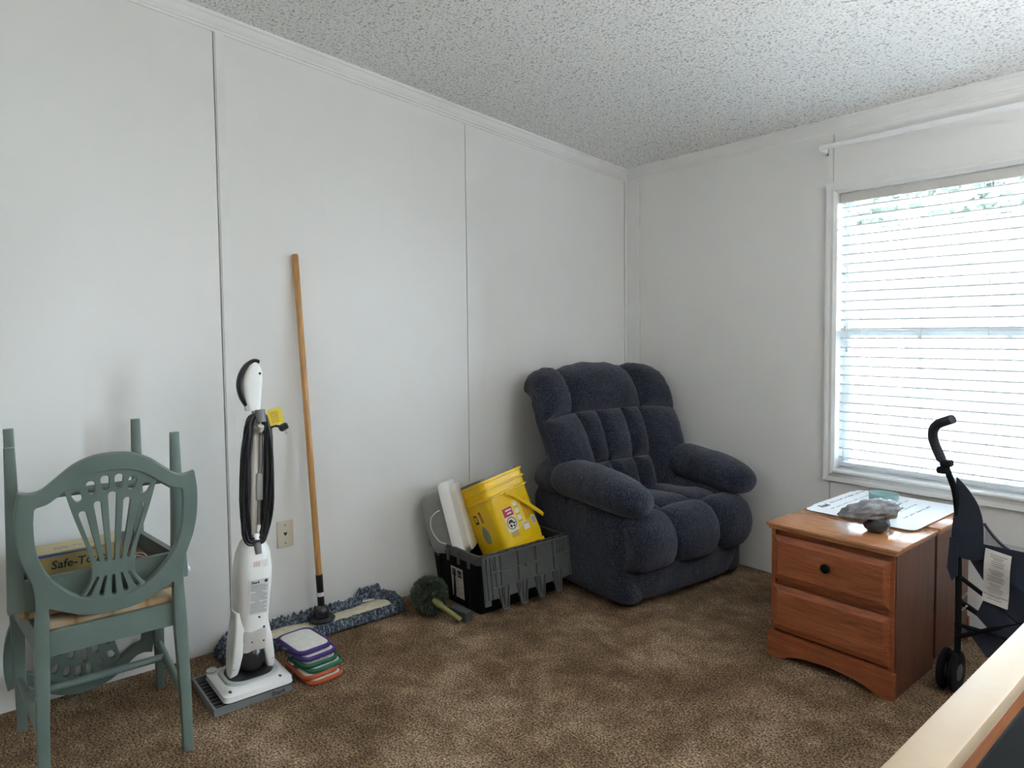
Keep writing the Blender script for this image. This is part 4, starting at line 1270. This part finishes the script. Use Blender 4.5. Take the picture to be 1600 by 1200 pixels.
# printed labels on the front (+x) face
def front(y, z): return .1135+.011*(z/.265)+.0009, y, z
FR = math.atan2(.011, .253)
def flabel(name, y, z, w, h, mat, lift=0.0, parent=pail):
    x, y, z = front(y, z)
    return MB().box((-.0003, -w/2, -h/2), (.0003, w/2, h/2)).build(name, M[mat] if isinstance(mat, str) else mat, parent, loc=(x+lift, y, z), rot=(0, FR, 0))
M['plabel'] = plain('pale_label', (.80, .76, .62), .4)
M['ylabel'] = plain('pale_yellow_label', (.84, .66, .12), .4)
flabel('label', -.046, .125, .066, .155, 'plabel')
flabel('label', .016, .155, .050, .130, 'ylabel')
flabel('red_label', -.046, .181, .060, .042, 'redink', .0005)
for i, z in enumerate((.189, .174)):
    flabel('print_line', -.040, z, .038 if i == 0 else .028, .007, 'paper', .0009)
rg = [(math.cos(a)*.029, math.sin(a)*.029) for a in [2*PI*k/28 for k in range(28)]]
ri = [(math.cos(a)*.0255, math.sin(a)*.0255) for a in [2*PI*k/28 for k in range(28)]]
x, y, z = front(-.046, .126)
FM = Matrix.Translation((x+.0006, y, z)) @ Matrix.Rotation(FR, 4, 'Y') @ frame((0, 0, 0), (0, 1, 0), (0, 0, 1))
curve_mesh('warning_ring', [rg, ri], .0002, M['ink'], pail, 0, FM)
for bl_ in ([(-.020, .004), (-.012, .016), (.004, .017), (.012, .008), (.006, .000), (-.006, .004), (-.012, -.002)],
            [(-.014, -.004), (-.004, -.004), (.000, -.014), (-.008, -.020), (-.015, -.012)],
            [(.004, .004), (.022, .001), (.020, -.006), (.008, -.004)], [(.004, -.010), (.012, -.006), (.014, -.020), (.006, -.020)]):
    curve_mesh('warning_figure', [bl_], .0002, M['ink'], pail, 0, FM)
for i in range(5):
    flabel('print_line', -.046, .085-.0075*i, .050-.006*(i % 2), .0032, 'ink2', .0005)
for z in (.205, .170, .135):
    x, y, zz = front(.010, z)
    MB().lathe([(.012, 0), (.011, .0004)], 16, frame((x+.0003, y, zz), (0, 1, 0), (0, 0, 1))).build('print_mark', M['paper'], pail)
    flabel('print_line', .010, z-.016, .024, .003, 'brownink', .0005)
for i in range(12):
    flabel('print_line', .062, .208-.0082*i, .040-.006*(i % 3), .0034, 'brownink', .0004)
flabel('label', .034, .087, .036, .036, 'paper', .0003); flabel('print_mark', .034, .099, .034, .009, 'peach', .0008)
bc = flabel('barcode', .086, .098, .026, .042, 'paper', .0004)
for i in range(9):
    MB().box((.0003, -.010, -.018+i*.004), (.0006, .010, -.018+i*.004+(.0022 if i % 2 else .0013))).build('bar', M['ink'], bc)
# printed marks on the left (-y) face
LR = math.atan2(.011, .253)
def sl(name, x, z, w, h, mat, lift=0.0):
    return MB().box((-w/2, -.0003, -h/2), (w/2, .0003, h/2)).build(name, M[mat], pail, loc=(x, -(.1195+.011*(z/.265)+.0009+lift), z), rot=(LR, 0, 0))
sl('print_mark', -.026, .200, .026, .044, 'ink'); sl('print_line', -.026, .202, .014, .026, 'ylabel', .0005)
sl('print_mark', .018, .204, .018, .056, 'brownink'); sl('print_mark', .018, .226, .018, .010, 'redink', .0005)
dp = [(0, .040), (.010, .030), (.020, .010), (.022, -.010), (.014, -.030), (0, -.036), (-.014, -.030), (-.022, -.010), (-.020, .010), (-.010, .030)]
DM = Matrix.Translation((.004, -(.1195+.011*(.115/.265)+.0010), .115)) @ Matrix.Rotation(LR, 4, 'X') @ frame((0, 0, 0), (1, 0, 0), (0, 0, 1))
curve_mesh('drop_print', [[(p[0]*1.5, p[1]*1.42) for p in dp]], .0002, M['ylabel'], pail, 0, DM)
curve_mesh('drop_print', [[(p[0]*1.32, p[1]*1.30) for p in dp]], .0003, plain('grey_print', (.26, .26, .17), .5), pail, 0, Matrix.Translation((0, -.0004, 0)) @ DM)
sl('print_line', .0, .054, .040, .003, 'ink'); sl('print_mark', .0, .037, .042, .022, 'brownink')
# grey hinged lid edge and a green print on it
LM = MB()
LM.loft([[(a-.004, b-.010, z) for a, b in rrect(.132, .130, .034, 5)] for z in (.362, .372)])
ld = LM.build('lid', M['grey'], pail, smooth=30)
MB().box((-.12, -.128, .3722), (-.02, -.05, .3740)).build('lid_print', M['lime'], ld)

# ------------------------------------------------------------------ grey tub with a thick pale rim, tipped on its side behind the pail
tub = thing('plastic_tub', 'grey plastic tub with thick white rim tipped on edge behind the yellow pail', 'tub')
Tz = Vector((.68, .68, .26)).normalized()                       # opening direction
Tup = Vector((-.36, -.20, .90)); Tup = (Tup - Tz*Tup.dot(Tz)).normalized(); Tx = Tup.cross(Tz)
TO = Vector((.150, -1.455, .385))
tub.matrix_world = Matrix(((Tx.x, Tup.x, Tz.x, TO.x), (Tx.y, Tup.y, Tz.y, TO.y), (Tx.z, Tup.z, Tz.z, TO.z), (0, 0, 0, 1)))
def tr_(k, z, r=.045): return [(a, b, z) for a, b in rrect(.098+k, .175+k, r, 6)]
MB().loft([tr_(-.055, -.115), tr_(-.045, -.12), tr_(-.035, -.110), tr_(-.008, 0), tr_(-.012, 0), tr_(-.04, -.10), tr_(-.06, -.105)]).build('body', plain('mist_grey_plastic', (.27, .28, .27), .4), tub, smooth=40)
MB().loft([tr_(-.010, -.010), tr_(.008, -.008), tr_(.012, .004), tr_(.010, .032), tr_(.0, .042), tr_(-.018, .042), tr_(-.020, .0), tr_(-.010, -.010)], caps=False).build('rim', M['white'], tub, smooth=50)
MB().loft([tr_(-.016, .036), tr_(-.014, .070), tr_(-.022, .078), tr_(-.06, .080)]).build('lid', M['offwhite'], tub, smooth=40)
pts = spline([(-.085, .06, -.03), (-.098, .055, -.05), (-.094, .03, -.08), (-.088, -.02, -.09), (-.082, -.08, -.07), (-.080, -.10, -.04)], 6)
MB().tube(pts, .0028, 6).build('wire_bail', M['offwhite'], tub, smooth=50)

# ------------------------------------------------------------------ dusting brush and dark box by the tote
br = thing('dusting_brush', 'round dark green fibre duster with olive handle lying by the tote', 'duster', (.268, -1.668, 0))
blob('core', lambda d: Vector((d.x*.058, d.y*.058, .094+d.z*.058)), M['moss'], br, 18, 12)
mb = MB(); rnd = random.Random(4); ctr = Vector((0, 0, .094))
for i in range(2600):
    d = Vector((rnd.gauss(0, 1), rnd.gauss(0, 1), rnd.gauss(0, 1))).normalized()
    L = .092+rnd.uniform(-.010, .004)
    if ctr.z+d.z*L < .003: L = (ctr.z-.003)/max(.05, -d.z)
    s_ = d.orthogonal().normalized(); b2 = d.cross(s_); q = rnd.uniform(0, 2*PI); side = s_*math.cos(q)+b2*math.sin(q)
    w = .0014
    e = ctr+d*L+side*.008; e.z = max(.002, e.z)
    mb.add([ctr+d*.05-side*w, ctr+d*.05+side*w, ctr+d*L*.9+side*w*1.8, e, ctr+d*L*.9-side*w*1.6], [(0, 1, 2, 3, 4)])
o = mb.build('bristles', M['moss'], br); o['kind'] = 'stuff'
h0 = Vector((.088, -.010, .082)); h1 = Vector((.172, .052, .016)); hd = (h1-h0).normalized()
MB().tube([h0-hd*.03, h0, h0+hd*.006, h0+hd*.012, h0+hd*.02, h1-hd*.01, h1], [.012, .0165, .017, .015, .0115, .0125, .012], 14).build('handle', M['olive'], br, smooth=40)
bxk = thing('small_box', 'small dark box on the carpet between the duster and the tote', 'box', (.395, -1.583, 0), (0, 0, .12))
MB().box((-.055, -.022, 0), (.055, .022, .045), bev=.003).build('body', M['dgrey'], bxk)
for i in range(5):
    MB().box((-.054, -.019+i*.008, .0452), (.054, -.015+i*.008, .0475)).build('groove_strip', M['grey'], bxk)

# ------------------------------------------------------------------ folding stroller behind the nightstand
st = thing('stroller', 'dark navy folding umbrella stroller beside the nightstands', 'stroller', (0, 0, 0))
def wheelset(x, y):
    for dx in (-.026, .012):
        w = MB()
        w.lathe([(.028, -.008), (.064, -.009), (.072, -.005), (.072, .005), (.064, .009), (.028, .008)], 28, frame((x+dx, y, .0725), (0, 1, 0), (0, 0, 1)))
        wo = w.build('wheel', M['blackm'], st, smooth=35)
        MB().lathe([(.030, -.010), (.030, .010)], 12, frame((x+dx, y, .0725), (0, 1, 0), (0, 0, 1))).build('hub', M['dgrey'], wo, smooth=35)
    MB().box((x-.012, y-.02, .06), (x+.008, y+.02, .14), bev=.005).build('caster_fork', M['blackm'], st)
for xl, sgn in ((2.045, 1), (2.43, -1)):
    wheelset(xl, -.600)
    wheelset(xl+.03*sgn, -.16)
    # rear upright and push handle
    pts = spline([(xl+.012*sgn, -.60, .10), (xl+.014*sgn, -.605, .35), (xl+.010*sgn, -.615, .60), (xl+.004*sgn, -.63, .72), (xl-.014*sgn, -.655, .80)], 6)
    MB().tube(pts, .0105, 10).build('frame_tube', M['blackm'], st, smooth=50)
    hp = spline([(xl-.010*sgn, -.650, .785), (xl-.036*sgn, -.668, .855), (xl-.050*sgn, -.685, .915), (xl-.030*sgn, -.715, .960), (xl+.028*sgn, -.745, .990)], 8)
    MB().tube(hp, [.010]*6+[.0155]*(len(hp)-6), 14).build('grip', M['foam'], st, smooth=50)
    for z, dx in ((.800, -.004), (.825, .006)):
        MB().box((xl-.020*sgn+dx-.017, -.678, z-.012), (xl-.020*sgn+dx+.017, -.642, z+.010), bev=.004).build('joint_clip', M['blackm'], st)
    # front leg and folding link
    MB().tube([(xl+.014*sgn, -.60, .33), (xl+.028*sgn, -.16, .10)], .010, 10).build('frame_tube', M['blackm'], st, smooth=50)
    MB().tube([(xl+.014*sgn, -.60, .55), (xl+.03*sgn, -.25, .42)], .009, 10).build('frame_tube', M['blackm'], st, smooth=50)
# cross braces
MB().tube([(2.055, -.612, .20), (2.42, -.600, .42)], .008, 8).build('cross_brace', M['blackm'], st, smooth=50)
MB().tube([(2.055, -.600, .42), (2.42, -.612, .20)], .008, 8).build('cross_brace', M['blackm'], st, smooth=50)
MB().tube([(2.05, -.606, .245), (2.43, -.606, .245)], .007, 8).build('axle_bar', M['blackm'], st, smooth=50)
for z in (.315, .36):
    MB().tube([(2.075, -.618, z-.01), (2.090, -.620, z+.012)], .003, 6).build('metal_pin', M['silver'], st)
# cloth panels
def cloth(name, poly, y0, mat='navy', thick=.004, bow=.0):
    n = len(poly)
    vs = []
    for dy in (0, thick):
        vs += [(x, y0+dy+bow*math.sin(PI*(x-2.05)/.38), z) for x, z in poly]
    mb = MB(); mb.add(vs, [tuple(range(n)), tuple(range(2*n-1, n-1, -1))]+[(i, i+n, (i+1) % n+n, (i+1) % n) for i in range(n)])
    return mb.build(name, M[mat], st)
wing = [(p.x, p.y) for p in spline([(2.052, .775, 0), (2.085, .740, 0), (2.115, .695, 0), (2.132, .640, 0), (2.136, .575, 0), (2.130, .50, 0), (2.048, .50, 0), (2.040, .56, 0), (2.046, .65, 0)], 5)]
cloth('side_wing', wing, -.628)
wing2 = [(4.475-x, z) for x, z in wing]
cloth('side_wing', list(reversed(wing2)), -.628)
panel = [(2.042, .555), (2.44, .555), (2.44, .30), (2.40, .225), (2.21, .20), (2.115, .30), (2.150, .40), (2.078, .515), (2.050, .515)]
cloth('seat_back', panel, -.622, bow=.018)
cloth('side_web', [(2.036, .56), (2.062, .555), (2.062, .43), (2.045, .405), (2.030, .45)], -.632)
cloth('storage_bag', [(2.058, .235), (2.42, .235), (2.38, .135), (2.14, .150)], -.56, bow=-.03)
# mesh head panel: woven strands, and its bound edge
M['mesh'] = plain('black_mesh', (.03, .035, .045), .8)
mb = MB()
def top_edge(x):
    q = (x-2.135)/.205; return .625-.085*math.sin(PI*min(1, max(0, q)))**.8
for i in range(48):
    x = 2.136+i*.0043
    mb.tube([(x, -.612, .548), (x, -.612, top_edge(x))], .0006, 4)
for i in range(18):
    z = .553+i*.0043
    mb.tube([(2.136, -.6115, z), (2.136+.205*min(1, (.64-z)/.12), -.6115, z)], .0006, 4) if z < .57 else mb.tube([(2.136, -.6115, z), (2.136+max(.005, .055*(.625-z)/.06), -.6115, z)], .0006, 4)
o = mb.build('mesh_panel', M['mesh'], st); o['kind'] = 'stuff'
MB().tube([(2.132+.213*k/20, -.613, top_edge(2.132+.205*k/20)) for k in range(21)], .005, 6).build('mesh_binding', M['navy'], st, smooth=50)
# sewn care tag
tg_ = MB()
vs = []; 
for j in range(9):
    q = j/8; z = -.185*q; sh = -.010*q; bow = .006*math.sin(q*6)
    vs += [(-.037+sh, -bow-.001, z+.0), (.037+sh, -bow-.001, z-.012)]
    vs += [(-.037+sh, -bow+.0, z+.0), (.037+sh, -bow+.0, z-.012)]
fs = []
for j in range(8):
    a = j*4; b = a+4
    fs += [(a, a+1, b+1, b), (a+2, b+2, b+3, a+3), (a, b, b+2, a+2), (a+1, a+3, b+3, b+1)]
fs += [(0, 2, 3, 1), (32, 33, 35, 34)]
tg_ = tg_.add(vs, fs).build('care_tag', M['tagpaper'], st, loc=(2.182, -.634, .548), rot=(math.radians(2), 0, 0))
rnd = random.Random(6)
for i in range(22):
    q = (i+1.5)/25; z = -.185*q; sh = -.010*q; bow = .006*math.sin(q*6)
    if i in (6, 13): continue
    w = rnd.uniform(.012, .027); c = rnd.uniform(-.004, .004) if i < 12 else -.003
    if i == 19: w, c = .034, 0
    MB().add([(c-w+sh, -bow-.0022, z-.004), (c+w+sh, -bow-.0022, z-.004-w*.3), (c+w+sh, -bow-.0022, z-.0066-w*.3), (c-w+sh, -bow-.0022, z-.0066)], [(0, 1, 2, 3)]).build('print_line', M['ink2'], tg_)

# ------------------------------------------------------------------ low furniture panel at the lower right
lp = thing('low_partition', 'cream-topped wooden panel with black lower face in the bottom right corner', 'partition', (2.535, -1.9, 0), (0, 0, math.radians(.9)))
L = .92
MB().box((-.030, -L, .672), (.030, L, .700), bev=.003, seg=2).build('top_rail', M['cream'], lp, smooth=30)
MB().box((-.028, -L+.002, .640), (.028, L-.002, .672), bev=.002).build('edge_band', M['cherry'], lp)
MB().box((-.022, -L+.004, .004), (.024, L-.004, .640), bev=.006).build('panel', M['blackm'], lp)
MB().tube([(.025, -L+.01, .634), (.025, L-.01, .634)], .005, 8).build('piping', M['blackm'], lp, smooth=50)
for y in (-L+.06, L-.06):
    MB().box((-.03, y-.05, 0), (.03, y+.05, .05), bev=.003).build('foot', M['cherry'], lp)
